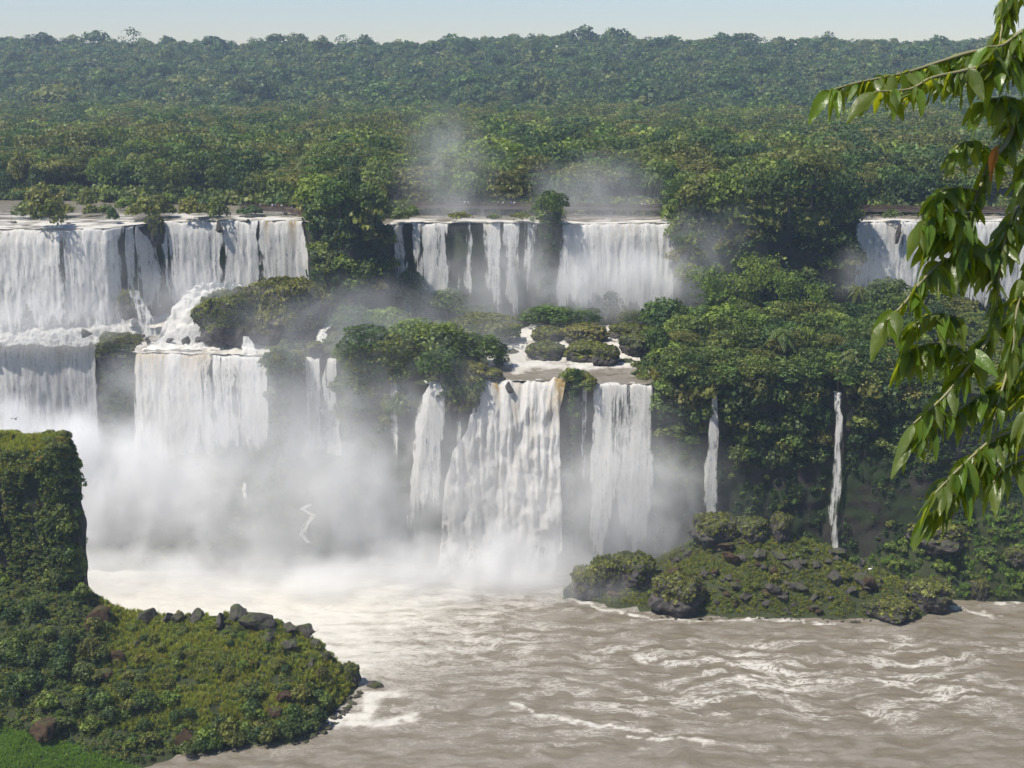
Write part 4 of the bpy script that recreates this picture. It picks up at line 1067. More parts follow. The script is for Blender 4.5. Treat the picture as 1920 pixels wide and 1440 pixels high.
rtrees = [('feather', 1335, 622, 118, 116, 'feathery bamboo clump at the left of the right wood'), ('feather', 1408, 612, 132, 120, 'tallest feathery bamboo clump in the right wood'), ('feather', 1472, 620, 118, 104, 'feathery bamboo clump right of the tallest one'), ('feather', 1520, 628, 96, 84, 'smallest feathery bamboo clump at the right'), ('palm', 1606, 610, 96, 60, 'small dark palm against the far right falls'), ('palm', 1458, 706, 116, 92, 'grey green palm low in the right wood'), ('palm', 1592, 740, 106, 88, 'shaggy palm above the tall slim fall'), ('leafy', 1560, 640, 60, 70, 'light green tree below the small dark palm'),
          ('round', 1660, 600, 86, 90, 'dark tree at the foot of the far right falls'), ('round', 1745, 610, 90, 110, 'dark tree behind the leafy branch')]
for k_, px, py, hp, wp, lab in rtrees: place(k_, px, py, hp, wp, ledgeV, lab)
r = np.random.default_rng(77)
n = 0
for py in np.arange(622, 748, 17):
    for px in np.arange(1236 - (py - 620) * .15, 1790, 42):
        x_, y_ = px + r.uniform(-17, 17), py + r.uniform(-8, 8)
        if x_ < 1262 and y_ > 690: continue
        kind = r.choice(['round', 'layered', 'tall', 'leafy', 'umbrella'], p=[.36, .3, .14, .12, .08])
        rowt = 'in the back rows of' if y_ < 655 else ('half way down' if y_ < 705 else 'at the brink of')
        colt = 'left end' if x_ < 1340 else ('left half' if x_ < 1440 else ('middle' if x_ < 1530 else ('right half' if x_ < 1640 else 'far right part')))
        place(kind, x_, y_, r.uniform(50, 76), r.uniform(56, 88), ledgeV, '%s %s the right wood, %s' % (KW[kind], rowt, colt), 'right wood: %s %s %s' % (kind, rowt, colt))
# bushes along the brinks
for a, b, n, wh in ((510, 556, 5, 'on the brink left of the forked stream'), (636, 712, 9, 'on the brink above the shaded middle cliff'), (742, 768, 4, 'on the brink left of the veil fall'), (838, 886, 6, 'on the brink between the veil fall and the central fall'), (1062, 1110, 5, 'on the brink right of the central fall'), (1228, 1330, 12, 'on the brink right of the combed curtain'), (1350, 1556, 20, 'on the brink left of the tall slim fall'), (1592, 1760, 16, 'on the brink right of the tall slim fall')):
    for i in range(n):
        px = r.uniform(a, b); X_ = LX(px); m = m_per_px(300, 48); tone = r.choice(['shrub', 'dark', 'moss'], p=[.5, .2, .3])
        hang = r.uniform(-2.2, .6)
        shrub(tone, X_, float(YL(X_)) + r.uniform(-1.2, 1.2), 48 + hang, r.uniform(26, 52) * m, r.uniform(22, 40) * m, '%s bush %s' % ({'shrub': 'green', 'dark': 'dark', 'moss': 'mossy'}[tone], wh), 'bushes %s %s' % (tone, wh))
for a, b, y0, y1, n, wh in ((1360, 1550, 760, 870, 14, 'left of the tall slim fall'), (1600, 1760, 770, 870, 10, 'right of the tall slim fall'), (1240, 1322, 745, 860, 9, 'left of the narrow white fall'), (520, 556, 690, 800, 6, 'left of the forked stream'), (640, 710, 720, 850, 9, 'left of the leaning thread')):
    for i in range(n):
        tone = r.choice(['dark', 'shrub'], p=[.6, .4])
        place('shrub', r.uniform(a, b), r.uniform(y0, y1), r.uniform(20, 42), r.uniform(26, 50), cliffV, '%s bush clinging to the lower cliff %s' % ({'dark': 'dark', 'shrub': 'green'}[tone], wh), 'cliff bushes %s %s' % (tone, wh), tone, sink=1.0)

for a, b, y0, y1, n, wh in ((1236, 1326, 728, 800, 9, 'below the brink right of the combed curtain'), (1356, 1552, 736, 850, 26, 'below the brink left of the tall slim fall'), (1598, 1770, 742, 860, 22, 'below the brink right of the tall slim fall'), (640, 762, 708, 790, 13, 'below the brink above the shaded cliff'), (842, 886, 735, 800, 4, 'below the brink beside the central fall'), (506, 556, 682, 740, 5, 'below the brink left of the forked stream')):
    for i in range(n):
        tone = r.choice(['shrub', 'jungle_', 'dark', 'olive'], p=[.4, .25, .2, .15]); k_ = r.uniform() ** 1.6
        px = r.uniform(a, b); py = y0 + (y1 - y0) * k_
        tone = 'shrub' if tone == 'jungle_' else tone
        big_ = r.uniform(.7, 1.25) * (1 - .35 * k_)
        place('shrub', px, py + 12, 66 * big_, 74 * big_, cliffV, '%s bush tumbling %s' % ({'dark': 'dark', 'shrub': 'green', 'olive': 'olive'}[tone], wh), 'bushes tumbling %s %s' % (tone, wh), tone, sink=1.4)

# creepers and low cover that nobody could count
def dryL(x, y, z, px, py): return (wet(x, LW, LX, 1.0) < .3) & inframe(px, py)
q = sample(cliffV, 5200, lambda x, y, z, px, py: dryL(x, y, z, px, py) & ((px < 1240) | (z > 27) | (fbm(x * .2, z * .12, 33, 3) > -.02)), seed=3)
s = np.random.default_rng(1).uniform(1.0, 2.6, len(q))
scatter('creepers', LIBD, q, s, 'dark creepers hanging over the lower cliff', 'creepers', tilt=.5)
q = sample(ucliffV, 3600, lambda x, y, z, px, py: (wet(x, UW, UX, 1.0) < .3) & inframe(px, py), seed=4)
s = np.random.default_rng(2).uniform(1.2, 3.0, len(q))
scatter('creepers', LIBD, q, s, 'dark creepers hanging over the upper cliff', 'creepers', tilt=.5)
rv = lambda x, y: (np.abs(x - 8) < 24) & (y > 296) & (x > LX(890)) & (x < LX(1225))
q = sample(ledgeV, 5200, lambda x, y, z, px, py: inframe(px, py) & ~rv(x, y) & (px > 505) & (wet(x, LW, LX, .5) * np.exp(-(y - YL(x)) / 4) < .4), seed=5)
s = np.random.default_rng(3).uniform(1.2, 3.0, len(q))
scatter('undergrowth', LIBU, q, s, 'thick undergrowth on the wooded ledge', 'undergrowth', tilt=.3)
q = sample(talusV, 4200, lambda x, y, z, px, py: inframe(px, py) & (z > .4) & ((px < 720) | (px > 1600)), seed=6)
s = np.random.default_rng(4).uniform(.8, 2.0, len(q))
scatter('undergrowth', LIBU, q, s, 'green low growth on the talus under the cliff', 'undergrowth', tilt=.3)
q = sample(talusV, 4600, lambda x, y, z, px, py: (px > 1630) & (px < 1990) & (z > .3) & (py > 950), seed=16)
s = np.random.default_rng(14).uniform(.9, 1.9, len(q))
scatter('grass', LIBL, q, s, 'bright rank grass at the foot of the right talus', 'grass', tilt=.3)

# ------------------------------------------------------------------ islet boulders and shrubs
q = sample(islV, 2400, lambda x, y, z, px, py: (z > .5) & (fbm(x * .18, y * .2, 3, 3) > -.1), seed=7)
s = np.random.default_rng(5).uniform(.5, 1.3, len(q))
scatter('moss_cover', LIBM, q, s, 'mossy low growth over the islet', 'moss', tilt=.3)
q = sample(islV, 3400, lambda x, y, z, px, py: (z > .4) & (fbm(x * .15, y * .2, 9, 3) > -.35), seed=8)
s = np.random.default_rng(6).uniform(.4, 1.0, len(q))
scatter('grass', LIBG, q, s, 'olive grass between the boulders of the islet', 'grass', tilt=.3)
for px, py, wp, hp, lab in [(1345, 1022, 92, 60, 'largest mossy boulder on top of the islet'), (1412, 1020, 60, 52, 'mossy boulder right of the largest one on the islet top'), (1466, 1020, 40, 64, 'upright bare sided boulder on the islet top'), (1275, 1156, 100, 82, 'dark shaggy boulder at the islet waterline'), (1682, 1172, 72, 48, 'yellow mossed boulder standing in the water'), (1744, 1150, 82, 66, 'big mossed boulder at the right tip of the islet'), (1100, 1124, 64, 62, 'misty dark boulder at the left tip of the islet'), (1140, 1112, 66, 70, 'misty green boulder near the left tip'), (1190, 1100, 80, 64, 'misty green hump on the left slope of the islet'), (1640, 1160, 40, 34, 'low mossed boulder left of the yellow one'), (1720, 1130, 36, 30, 'small mossed boulder behind the big one')]:
    mound(px, py, wp, hp, islV, lab, group='mossy boulders of the islet', name='mossy_boulder')
mound(1836, 1124, 34, 50, talusV, 'lone pointed mossy boulder on the green right bank', name='mossy_boulder')
mound(1772, 1040, 110, 66, talusV, 'dark overgrown block high on the green right bank', name='mossy_boulder')
mound(1905, 1062, 50, 40, talusV, 'dark overgrown block at the right edge of the green bank', name='mossy_boulder')
bb = pick(islV, 1630, 1104); mm = m_per_px(bb[1], bb[2])
rock('redrock', bb[0], bb[1], bb[2] + 1.6, (30 * mm, 28 * mm, 58 * mm), 'upright dark rock with a white bird on its top', tilt=.05)
BIRD = (bb[0], bb[1], bb[2] + 1.6 + 58 * mm * .40)
r = np.random.default_rng(41)
q = sample(islV, 1000, lambda x, y, z, px, py: (px > 1090) & (px < 1660) & (py > 1004) & (z > .6), seed=9)
for i in range(150):
    x, y, z = q[i] if i < 105 else q[600 + i]; px, py = to_px(x, y, z)
    s = r.choice([1.0, 1.7, 2.6, 3.8], p=[.25, .35, .27, .13]) * r.uniform(.8, 1.3)
    if px < 1250 or py < 1030: s *= .7
    red = r.uniform() < .22
    lab = '%s %s on the %s of the islet' % ({0: 'small', 1: 'middling', 2: 'large'}[int(s > 1.4) + int(s > 2.4)], 'reddish angular boulder' if red else 'grey angular boulder', ('upper' if py < 1065 else ('middle' if py < 1110 else 'lower')) + (' left slope' if px < 1340 else (' middle slope' if px < 1500 else ' right slope')))
    rock('redrock' if red else 'boulder', x, y, z + .2 * s, (s * r.uniform(.8, 1.4), s, s * r.uniform(.6, 1.0)), lab, 'boulders: ' + lab, .5)
for i, px in enumerate(np.linspace(1236, 1640, 46)):
    b = P(px + r.uniform(-4, 4), np.interp(px, [1230, 1330, 1480, 1640], [1156, 1160, 1160, 1166]) + r.uniform(-6, 3), .1); s = r.uniform(.5, 1.1)
    rock('boulder', b[0], b[1], b[2], (s * 1.3, s, s * .8), 'small dark stone on the %s shore of the islet' % ('left' if px < 1370 else ('middle' if px < 1510 else 'right')), 'shore stones of the islet, %s' % ('left' if px < 1370 else ('middle' if px < 1510 else 'right')))
for i in range(34):
    x, y, z = q[300 + i]; px, py = to_px(x, y, z); tone = r.choice(['moss', 'shrub', 'olive'])
    w = r.uniform(1.6, 3.2)
    shrub(tone, x, y, z, w, w * r.uniform(.6, .9), '%s bush on the %s of the islet' % ({'moss': 'mossy', 'shrub': 'green', 'olive': 'olive'}[tone], 'left slope' if px < 1340 else ('middle slope' if px < 1500 else 'right slope')), 'islet bushes %s %s' % (tone, int(px > 1340) + int(px >= 1500)))
for i in range(80):
    b = pick(talusV, r.uniform(1650, 1960), r.uniform(960, 1120)); w = r.uniform(1.6, 3.4); tone = r.choice(['bright', 'bright', 'shrub'])
    if b[2] < 1: continue
    px, py = to_px(*b)
    shrub(tone, b[0] + r.uniform(-.5, .5), b[1], b[2], w, w * .75, '%s bush on the %s of the green right bank' % ({'shrub': 'green', 'bright': 'bright green', 'olive': 'olive'}[tone], 'upper slope' if py < 1040 else 'lower slope'), 'right bank bushes %s %s' % (tone, py < 1040))

# ------------------------------------------------------------------ headland and bluff cover
grassline = lambda px: np.interp(px, [-50, 0, 130, 250, 320], [1362, 1368, 1398, 1442, 1470])
q = sample(headV, 5200, lambda x, y, z, px, py: (z > .6) & (px < 690) & (py < grassline(px)) & ((fbm(x * .12, y * .14, 5, 3) > .05) | (px < 230) | (py > 1340)), seed=11)
s = np.random.default_rng(7).uniform(.5, 1.5, len(q))
scatter('undergrowth', LIBU, q, s, 'tangled low growth over the headland', 'undergrowth', tilt=.35)
q = sample(headV, 5200, lambda x, y, z, px, py: (z > .5) & (px > 190) & (py < 1370) & (fbm(x * .14, y * .16, 15, 3) > -.4), seed=12)
s = np.random.default_rng(8).uniform(.5, 1.25, len(q))
scatter('grass', LIBG, q, s, 'sunlit yellow green grass on the headland slope', 'grass', tilt=.3)
q = sample(headV, 5000, lambda x, y, z, px, py: (py > grassline(px) - 4) & (px < 330) & (px > -40), seed=13, over=40)
s = np.random.default_rng(9).uniform(.35, .8, len(q))
scatter('grass', LIBL, q, s, 'vivid green grass in the bottom left corner', 'grass', tilt=.3)
def wallq(n, cond, seed): return sample(bluffV[:44], n, cond, seed=seed)
q = wallq(5200, lambda x, y, z, px, py: (px > -60) & (y < 252) & ((fbm(x * .35, z * .06, 4, 3) > -.12) | (z > 46)) & ((px < 128) | (z > 46) | (fbm(y * .5, z * .2, 9, 2) > .35)), 14)
s = np.random.default_rng(10).uniform(.7, 1.9, len(q))
scatter('creepers', LIBU, q, s, 'green creepers draped over the left bluff', 'creepers', tilt=.5)
q = sample(bluffV[38:], 3400, lambda x, y, z, px, py: px > -60, seed=15)
s = np.random.default_rng(11).uniform(.5, 1.2, len(q))
scatter('grass', LIBG, q, s, 'yellowish grass on the flat top of the bluff', 'grass', tilt=.3)
r = np.random.default_rng(55)
HL = [(1140, 'under the bluff'), (1200, 'on the upper slope'), (1270, 'on the middle slope'), (1340, 'on the lower slope'), (1999, 'near the brown water')]
def hl(px, py):
    v = [w for a, w in HL if py < a][0]
    return v + (' of the shaded left side of the headland' if px < 180 else (' of the left half of the headland' if px < 340 else (' of the middle of the headland' if px < 480 else ' of the right end of the headland')))
q = sample(headV, 700, lambda x, y, z, px, py: (px > -30) & (px < 660) & (z > .4) & (py < grassline(px) - 6), seed=17)
for i in range(150):
    x, y, z = q[i]; px, py = to_px(x, y, z)
    left = px < 210
    tone = r.choice(['shrub', 'dark', 'bright', 'moss', 'olive'], p=[.45, .2, .15, .05, .15] if left or py > 1300 else [.25, .1, .2, .25, .2])
    w = r.uniform(2.4, 4.8) if left or py > 1300 else r.uniform(1.3, 3.0)
    lab = '%s bush %s' % ({'shrub': 'green', 'dark': 'dark', 'bright': 'bright green', 'moss': 'mossy', 'olive': 'olive'}[tone], hl(px, py))
    shrub(tone, x, y, z, w, w * r.uniform(.6, .95), lab, 'headland bushes: ' + lab)
for i, px in enumerate(np.linspace(350, 600, 26)):                  # willow like bushes along the water
    b = P(px, np.interp(px, [330, 420, 540, 600], [1424, 1406, 1394, 1368]) - r.uniform(2, 22), .5); w = r.uniform(2.6, 4.4)
    tone = r.choice(['olive', 'shrub', 'dark'])
    shrub(tone, b[0], b[1], b[2] - .2, w, w * r.uniform(.8, 1.2), '%s waterside bush at the %s foot of the headland' % ({'olive': 'olive', 'shrub': 'green', 'dark': 'dark'}[tone], 'left' if px < 430 else ('middle' if px < 520 else 'right')), 'waterside bushes %s %d' % (tone, int(px >= 430) + int(px >= 520)))
for px, py, wp, hp, m_, lab in [(82, 1376, 62, 46, 'redrock', 'rust brown boulder at the edge of the vivid grass'), (343, 1392, 34, 48, 'redrock', 'rust brown boulder among the waterside bushes'), (180, 1172, 74, 44, 'redrock', 'dark brown rock outcrop below the bluff'), (220, 1240, 40, 34, 'redrock', 'rust brown rock on the middle slope'), (196, 1272, 30, 22, 'redrock', 'small rust rock below the one on the middle slope'), (257, 1208, 22, 14, 'redrock', 'small reddish rock in the sunlit grass'), (535, 1312, 38, 28, 'redrock', 'reddish grey rock on the right lower slope'), (515, 1340, 34, 26, 'redrock', 'rust rock low on the right slope'),
                                (282, 1158, 40, 24, 'boulder', 'grey crest rock at the left end of the rocky crest'), (312, 1162, 26, 18, 'boulder', 'low grey crest rock beside the left end one'), (340, 1164, 28, 26, 'boulder', 'tilted brown crest rock'), (372, 1162, 28, 26, 'boulder', 'pointed crest rock left of the square one'), (410, 1166, 28, 26, 'boulder', 'square dark crest rock'), (444, 1158, 40, 26, 'boulder', 'wide grey crest rock in the middle of the crest'), (482, 1172, 58, 26, 'boulder', 'long dark slab slanting down the crest'), (508, 1178, 26, 18, 'boulder', 'small slab under the long dark slab'), (540, 1180, 30, 18, 'boulder', 'grey crest rock right of the slabs'), (572, 1192, 28, 28, 'boulder', 'upright grey rock high on the right crest'), (592, 1214, 22, 18, 'boulder', 'small grey rock below the upright crest rock'), (586, 1244, 26, 18, 'boulder', 'dark rock on the right slope'), (610, 1236, 22, 18, 'boulder', 'grey rock on the falling crest'), (540, 1216, 34, 18, 'boulder', 'dark ledge rock in the right grass'), (500, 1200, 26, 16, 'boulder', 'dark rock peeping from the crest grass')]:
    b = pick(headV, px, py); m = m_per_px(b[1], b[2])
    rock(m_, b[0], b[1], b[2] + hp * m * .22, (wp * m * (1.5 if py < 1240 and m_ == 'boulder' else 1.1), wp * m * 1.0, hp * m * (1.9 if py < 1240 and m_ == 'boulder' else 1.35)), lab, 'crest rocks of the headland' if m_ == 'boulder' else None, .35)
mound(658, 1288, 34, 50, headV, 'tall mossy capped rock at the tip of the headland', name='mossy_boulder', Y=232.5)
bq = P(703, 1285, .2); rock('boulder', bq[0], bq[1], bq[2], (4.2, 2.6, 3.0), 'lone dark rock in the water off the headland tip')
bq = P(692, 1280, .1); rock('boulder', bq[0], bq[1], bq[2], (1.6, 1.4, 1.2), 'small dark rock beside the lone one off the tip')
for i in range(46):
    t = r.uniform(); px = np.interp(t, [0, .3, .55, .8, 1], [545, 592, 612, 640, 668]) + r.uniform(-4, 12); py = np.interp(t, [0, .3, .55, .8, 1], [1394, 1374, 1360, 1334, 1300]) + r.uniform(-8, 5)
    b = P(px, py, .1); s = r.uniform(.5, 1.7)
    lab = '%s dark stone on the %s shore of the headland tip' % ('small' if s < 1 else 'larger', 'lower' if t < .4 else ('middle' if t < .7 else 'upper'))
    rock('boulder', b[0], b[1], b[2], (s * 1.5, s, s * .8), lab, 'shore stones: ' + lab)
for i in range(22):
    b = bluffV[43 + r.integers(0, 3), r.integers(30, 130)]; px, py = to_px(*b)
    if px < -30: continue
    tone = r.choice(['olive', 'moss', 'shrub']); w = r.uniform(1.5, 3.0)
    shrub(tone, b[0], b[1], b[2], w, w * .6, '%s bush on the flat top of the bluff' % {'olive': 'olive', 'moss': 'mossy', 'shrub': 'green'}[tone], 'bluff top bushes %s' % tone)
for i in range(44):
    j = r.integers(6, 40); b = bluffV[j, r.integers(30, 84)]; px, py = to_px(*b)
    if px < -40 or px > 150: continue
    tone = r.choice(['shrub', 'dark', 'olive', 'bright'], p=[.35, .15, .3, .2]); w = r.uniform(2.0, 5.2)
    v = 'upper' if py < 900 else ('middle' if py < 1010 else 'lower')
    shrub(tone, b[0], b[1], b[2] - .6, w, w * r.uniform(.7, 1.3), '%s bush growing from the %s face of the bluff' % ({'olive': 'olive', 'dark': 'dark', 'shrub': 'green', 'bright': 'bright green'}[tone], v), 'bluff face bushes %s %s' % (tone, v))
b = pick(bluffV, 80, 862)
e = tag(link('flowering_shrub', None, loc=(b[0], b[1] - .8, b[2] - .6), scale=(2.4, 2.0, 2.4)), 'bush with orange yellow flowers high on the bluff face', 'shrub')
link('foliage', SH['olive'][0], e); link('flowers', crown_mesh('flowers', 'shrub', 990, 'yellow', 90), e, loc=(0, 0, .06), scale=(1.04, 1.04, 1.04))
#@@NEXT5
# ------------------------------------------------------------------ walkways over the upper river
def walkway(name, pts, label, piers=(), width=1.6, rail_h=1.1):
    pts = np.array(pts, float); base = pts.mean(0)
    e = tag(link(name, None, loc=base), label, 'walkway', 'walkways over the upper river')
    q = pts - base
    gd, gr = Geo(), [Geo(), Geo()]
    for i in range(len(q) - 1):
        a, b = q[i], q[i + 1]; d = b - a; L = np.hypot(d[0], d[1]); an = math.atan2(d[1], d[0]); n = np.array([-math.sin(an), math.cos(an), 0])
        k = max(2, int(L / 2.0))
        for j in range(k):
            m_ = a + d * (j + .5) / k
            box(gd, m_ + [0, 0, -.12], (L / k + .02, width, .16), an)
            for s in (-1, 1):
                box(gd, m_ + n * s * (width / 2 - .15) + [0, 0, -.45], (L / k + .01, .2, .5), an)
                g = gr[(s + 1) // 2]; o = m_ + n * s * width / 2
                for hz, th in ((rail_h, .12), (.75, .06), (.42, .06), (.14, .14)): box(g, o + [0, 0, hz], (L / k + .01, .06, th), an)
                for f in np.linspace(-.5, .5, 8)[:-1]: box(g, o + d / k * f + [0, 0, rail_h / 2 - .03], (.05, .05, rail_h - .06), an)
                box(g, o - d / k * .5 + [0, 0, rail_h / 2 + .05], (.12, .12, rail_h + .1), an)
    link('deck', gd.build('deck', M['deck'], False), e)
    for g in gr: link('railing', g.build('railing', M['rail'], False), e)
    for p in piers:
        g = Geo(); p = np.array(p) - base; h = p[2] + base[2] - 79.0
        box(g, p + [0, 0, -.6 - h / 2], (1.15, 2.2, h - .2), 0, taper=.62); box(g, p + [0, 0, -.68], (1.5, 2.2, .3), 0)
        link('pier', g.build('pier', M['concrete'], False), e)
    return e
def deckpt(px, py, Y, off=1.1):
    p = PY(px, py, Y); p[2] -= off; return p
ck = [(706, 378), (840, 379), (960, 380.5), (1100, 382), (1264, 383.5)]
cpts = [deckpt(px, py, 380) for px, py in ck]
walkway('walkway', cpts, 'long straight walkway on piers behind the middle falls', [deckpt(752, 378.2, 380), deckpt(905, 380, 380), deckpt(1045, 381.3, 380), deckpt(1178, 382.6, 380), deckpt(1243, 383.2, 380)])
rpts = [deckpt(1618, 385, 380), deckpt(1740, 386.5, 380), deckpt(1960, 389, 380)]
walkway('walkway', rpts, 'short reddish walkway on the far right above the falls', [deckpt(1684, 386, 380), deckpt(1880, 388, 380)])
lpts = [P(452, 389, 82.2), P(500, 391, 82.0), P(535, 393, 81.7), P(560, 399, 80.9), P(572, 405, 80.3), P(612, 406, 80.3), P(644, 404, 80.4)]
walkway('walkway', lpts, 'red railed walkway bending down at the right end of the upper left falls', [lpts[2], lpts[4]])

# ------------------------------------------------------------------ people on the walkways
def person_meshes(shirt, seed):
    r = random.Random(seed)
    bm = bmesh.new(); sl = bm.verts.layers.skin.verify()
    P0 = {}
    def v(k, x, y, z, rd):
        w = bm.verts.new((x, y, z)); w[sl].radius = (rd, rd); P0[k] = w; return w
    v('pelvis', 0, 0, .92, .13); v('waist', 0, 0, 1.08, .12); v('chest', 0, .01, 1.32, .145); v('neck', 0, 0, 1.48, .055); v('chin', 0, -.015, 1.55, .075); v('head', 0, -.01, 1.64, .095); v('crown', 0, 0, 1.70, .06)
    for s in (-1, 1):
        k = 'l' if s < 0 else 'r'; f = r.uniform(-.08, .12)
        v('hip' + k, s * .10, 0, .86, .095); v('knee' + k, s * .11, -.02 + f * .4, .48, .065); v('ank' + k, s * .12, .03 + f * .3, .09, .045); v('toe' + k, s * .13, -.12 + f * .3, .04, .035)
        v('sho' + k, s * .19, 0, 1.40, .06); up_ = r.uniform(0, 1) < .3
        v('elb' + k, s * .27, -.10 if up_ else .03, 1.14, .045); v('wri' + k, s * .20, -.32 if up_ else -.12, 1.2 if up_ else .92, .032); v('han' + k, s * .19, -.40 if up_ else -.17, 1.22 if up_ else .84, .03)
        for a, b in (('pelvis', 'hip' + k), ('hip' + k, 'knee' + k), ('knee' + k, 'ank' + k), ('ank' + k, 'toe' + k), ('chest', 'sho' + k), ('sho' + k, 'elb' + k), ('elb' + k, 'wri' + k), ('wri' + k, 'han' + k)): bm.edges.new((P0[a], P0[b]))
    for a, b in (('pelvis', 'waist'), ('waist', 'chest'), ('chest', 'neck'), ('neck', 'chin'), ('chin', 'head'), ('head', 'crown')): bm.edges.new((P0[a], P0[b]))
    for w in bm.verts: w[sl].use_root = w == P0['pelvis']
    me = bpy.data.meshes.new('person'); bm.to_mesh(me); bm.free()
    o = bpy.data.objects.new('person', me); COL.objects.link(o)
    o.modifiers.new('skin', 'SKIN'); o.modifiers.new('sub', 'SUBSURF').levels = 1
    dg = bpy.context.evaluated_depsgraph_get()
    out = bpy.data.meshes.new_from_object(o.evaluated_get(dg))
    bpy.data.objects.remove(o); bpy.data.meshes.remove(me)
    out.name = 'person'; out.materials.clear()
    for m in (M['skin'], shirt, M['trousers']): out.materials.append(m)
    for p in out.polygons:
        c = p.center; p.use_smooth = True
        p.material_index = 2 if c.z < .95 and abs(c.x) < .19 and c.y > -.2 else (1 if 1.10 < c.z < 1.47 or (c.z > .95 and abs(c.x) < .15 and c.z < 1.2) else 0)
    g = Geo(); r2 = np.random.default_rng(seed)
    d = r2.normal(size=(1, 3))
    th = np.linspace(0, 2 * np.pi, 10, endpoint=False); rows = []
    for ph in np.linspace(.05, 1.9, 6): rows.append(np.stack([.108 * math.sin(ph) * np.cos(th), .015 + .112 * math.sin(ph) * np.sin(th) + .02 * ph, 1.66 + .105 * math.cos(ph) + 0 * th], 1))
    V = np.concatenate(rows); F = [(i * 10 + j, i * 10 + (j + 1) % 10, (i + 1) * 10 + (j + 1) % 10, (i + 1) * 10 + j) for i in range(5) for j in range(10)]
    g.add(V, F)
    return out, g.build('hair', M['hair'])
PM = {k: [person_meshes(M[k + '_shirt'], i * 7 + len(k)) for i in range(2)] for k in ('white', 'blue', 'red', 'grey', 'yellow')}
def on_path(pts, px, front=-.35):
    p = np.array(pts); xs_, _ = to_px(p[:, 0], p[:, 1], p[:, 2]); o = np.argsort(xs_)
    return [np.interp(px, xs_[o], p[o, i]) for i in range(3)]
rp = random.Random(4)
for px, k, path, lab in [(489, 'grey', lpts, 'person in grey at the far left of the red walkway'), (511, 'white', lpts, 'person in white, first of the group on the upper red walkway'), (517, 'blue', lpts, 'person in blue beside the first white shirt'), (523, 'red', lpts, 'person in red in the middle of the upper red walkway group'), (529, 'white', lpts, 'person in white at the right end of the upper group'), (548, 'blue', lpts, 'lone person in blue on the sloping red walkway'), (572, 'white', lpts, 'person in white leaning at the bend of the red walkway'), (581, 'yellow', lpts, 'person in pale yellow just right of the bend'), (588, 'blue', lpts, 'person in blue on the lower red walkway'), (592, 'white', lpts, 'person in white in the lower walkway group'), (596, 'grey', lpts, 'person in grey at the right of the lower walkway group'), (609, 'red', lpts, 'person in red half hidden under the trees'), (622, 'white', lpts, 'person in white under the trees at the walkway end'), (628, 'grey', lpts, 'person in grey under the trees at the walkway end'),
                           (871, 'white', cpts, 'person in white, left of the pair on the long walkway'), (878, 'white', cpts, 'person in white, right of the pair on the long walkway'), (934, 'grey', cpts, 'person in grey in the middle of the long walkway'), (943, 'white', cpts, 'person in white beside the one in grey on the long walkway'), (959, 'blue', cpts, 'person in blue mid way on the long walkway'), (964, 'white', cpts, 'person in white beside the one in blue mid way'), (1203, 'white', cpts, 'person in white, first of the group by the right pier'), (1209, 'grey', cpts, 'person in grey in the group by the right pier'), (1217, 'yellow', cpts, 'person in pale yellow in the group by the right pier'), (1238, 'blue', cpts, 'person in blue over the last pier of the long walkway')]:
    b, h = PM[k][rp.randrange(2)]
    x, y, z = on_path(path, px)
    s = rp.uniform(.95, 1.06)
    o = tag(link('person', b, loc=(x, y - .2, z - .03), rot=(0, 0, rp.uniform(-.7, .7)), scale=(s, s, s)), lab, 'person', 'visitors on the walkways')
    link('hair', h, o)

# ------------------------------------------------------------------ birds
def egret():
    g = Geo()
    t = np.linspace(0, 1, 7)
    tube(g, np.stack([0 * t, .30 - .55 * t, .42 + .16 * t], 1), [.02, .08, .12, .13, .11, .07, .04], 8)
    tube(g, [(0, -.22, .56), (0, -.30, .68), (0, -.24, .80), (0, -.28, .90)], [.05, .035, .03, .04], 6)
    me = g.build('egret', M['feather'])
    g = Geo(); tube(g, [(0, -.30, .90), (0, -.36, .89), (0, -.46, .87)], [.02, .014, .004], 6); bk = g.build('beak', M['beak'])
    lg = []
    for s in (-1, 1):
        g = Geo(); tube(g, [(.04 * s, .0, .45), (.04 * s, .03, .22), (.04 * s, -.02, 0), (.04 * s, -.1, .0)], .014, 6); lg.append(g.build('leg', M['darkfeather']))
    return me, bk, lg
me, bk, lg = egret()
o = tag(link('white_bird', me, loc=(BIRD[0], BIRD[1], BIRD[2]), rot=(0, 0, 1.1), scale=(1.7,) * 3), 'white wading bird perched on the upright dark rock', 'bird')
link('beak', bk, o)
for l in lg: link('leg', l, o)
g = Geo(); tube(g, [(0, .22, .02), (0, .1, .02), (0, -.06, .01), (0, -.18, 0), (0, -.27, -.02)], [.02, .06, .07, .05, .012], 6)
fb = g.build('flying_bird', M['darkfeather'])
p = PY(29, 786, 250)
o = tag(link('flying_bird', fb, loc=p, rot=(0, 0, .9), scale=(2.0,) * 3), 'small dark bird flying above the left bluff', 'bird')
for s in (-1, 1):
    g = Geo()
    for (a, b) in (((0, 0), (.22, .14)), ((.22, .14), (.5, .06))):
        g.add([(s * a[0], -.10 + a[0] * .2, .03 + a[1]), (s * b[0], -.07 + b[0] * .35, .03 + b[1]), (s * b[0], .03 + b[0] * .30, .02 + b[1]), (s * a[0], .08 + a[0] * .1, .02 + a[1])], [(0, 1, 2, 3)])
    w = g.build('wing', M['darkfeather']); ob = link('wing', w, o); ob.modifiers.new('thickness', 'SOLIDIFY').thickness = .012

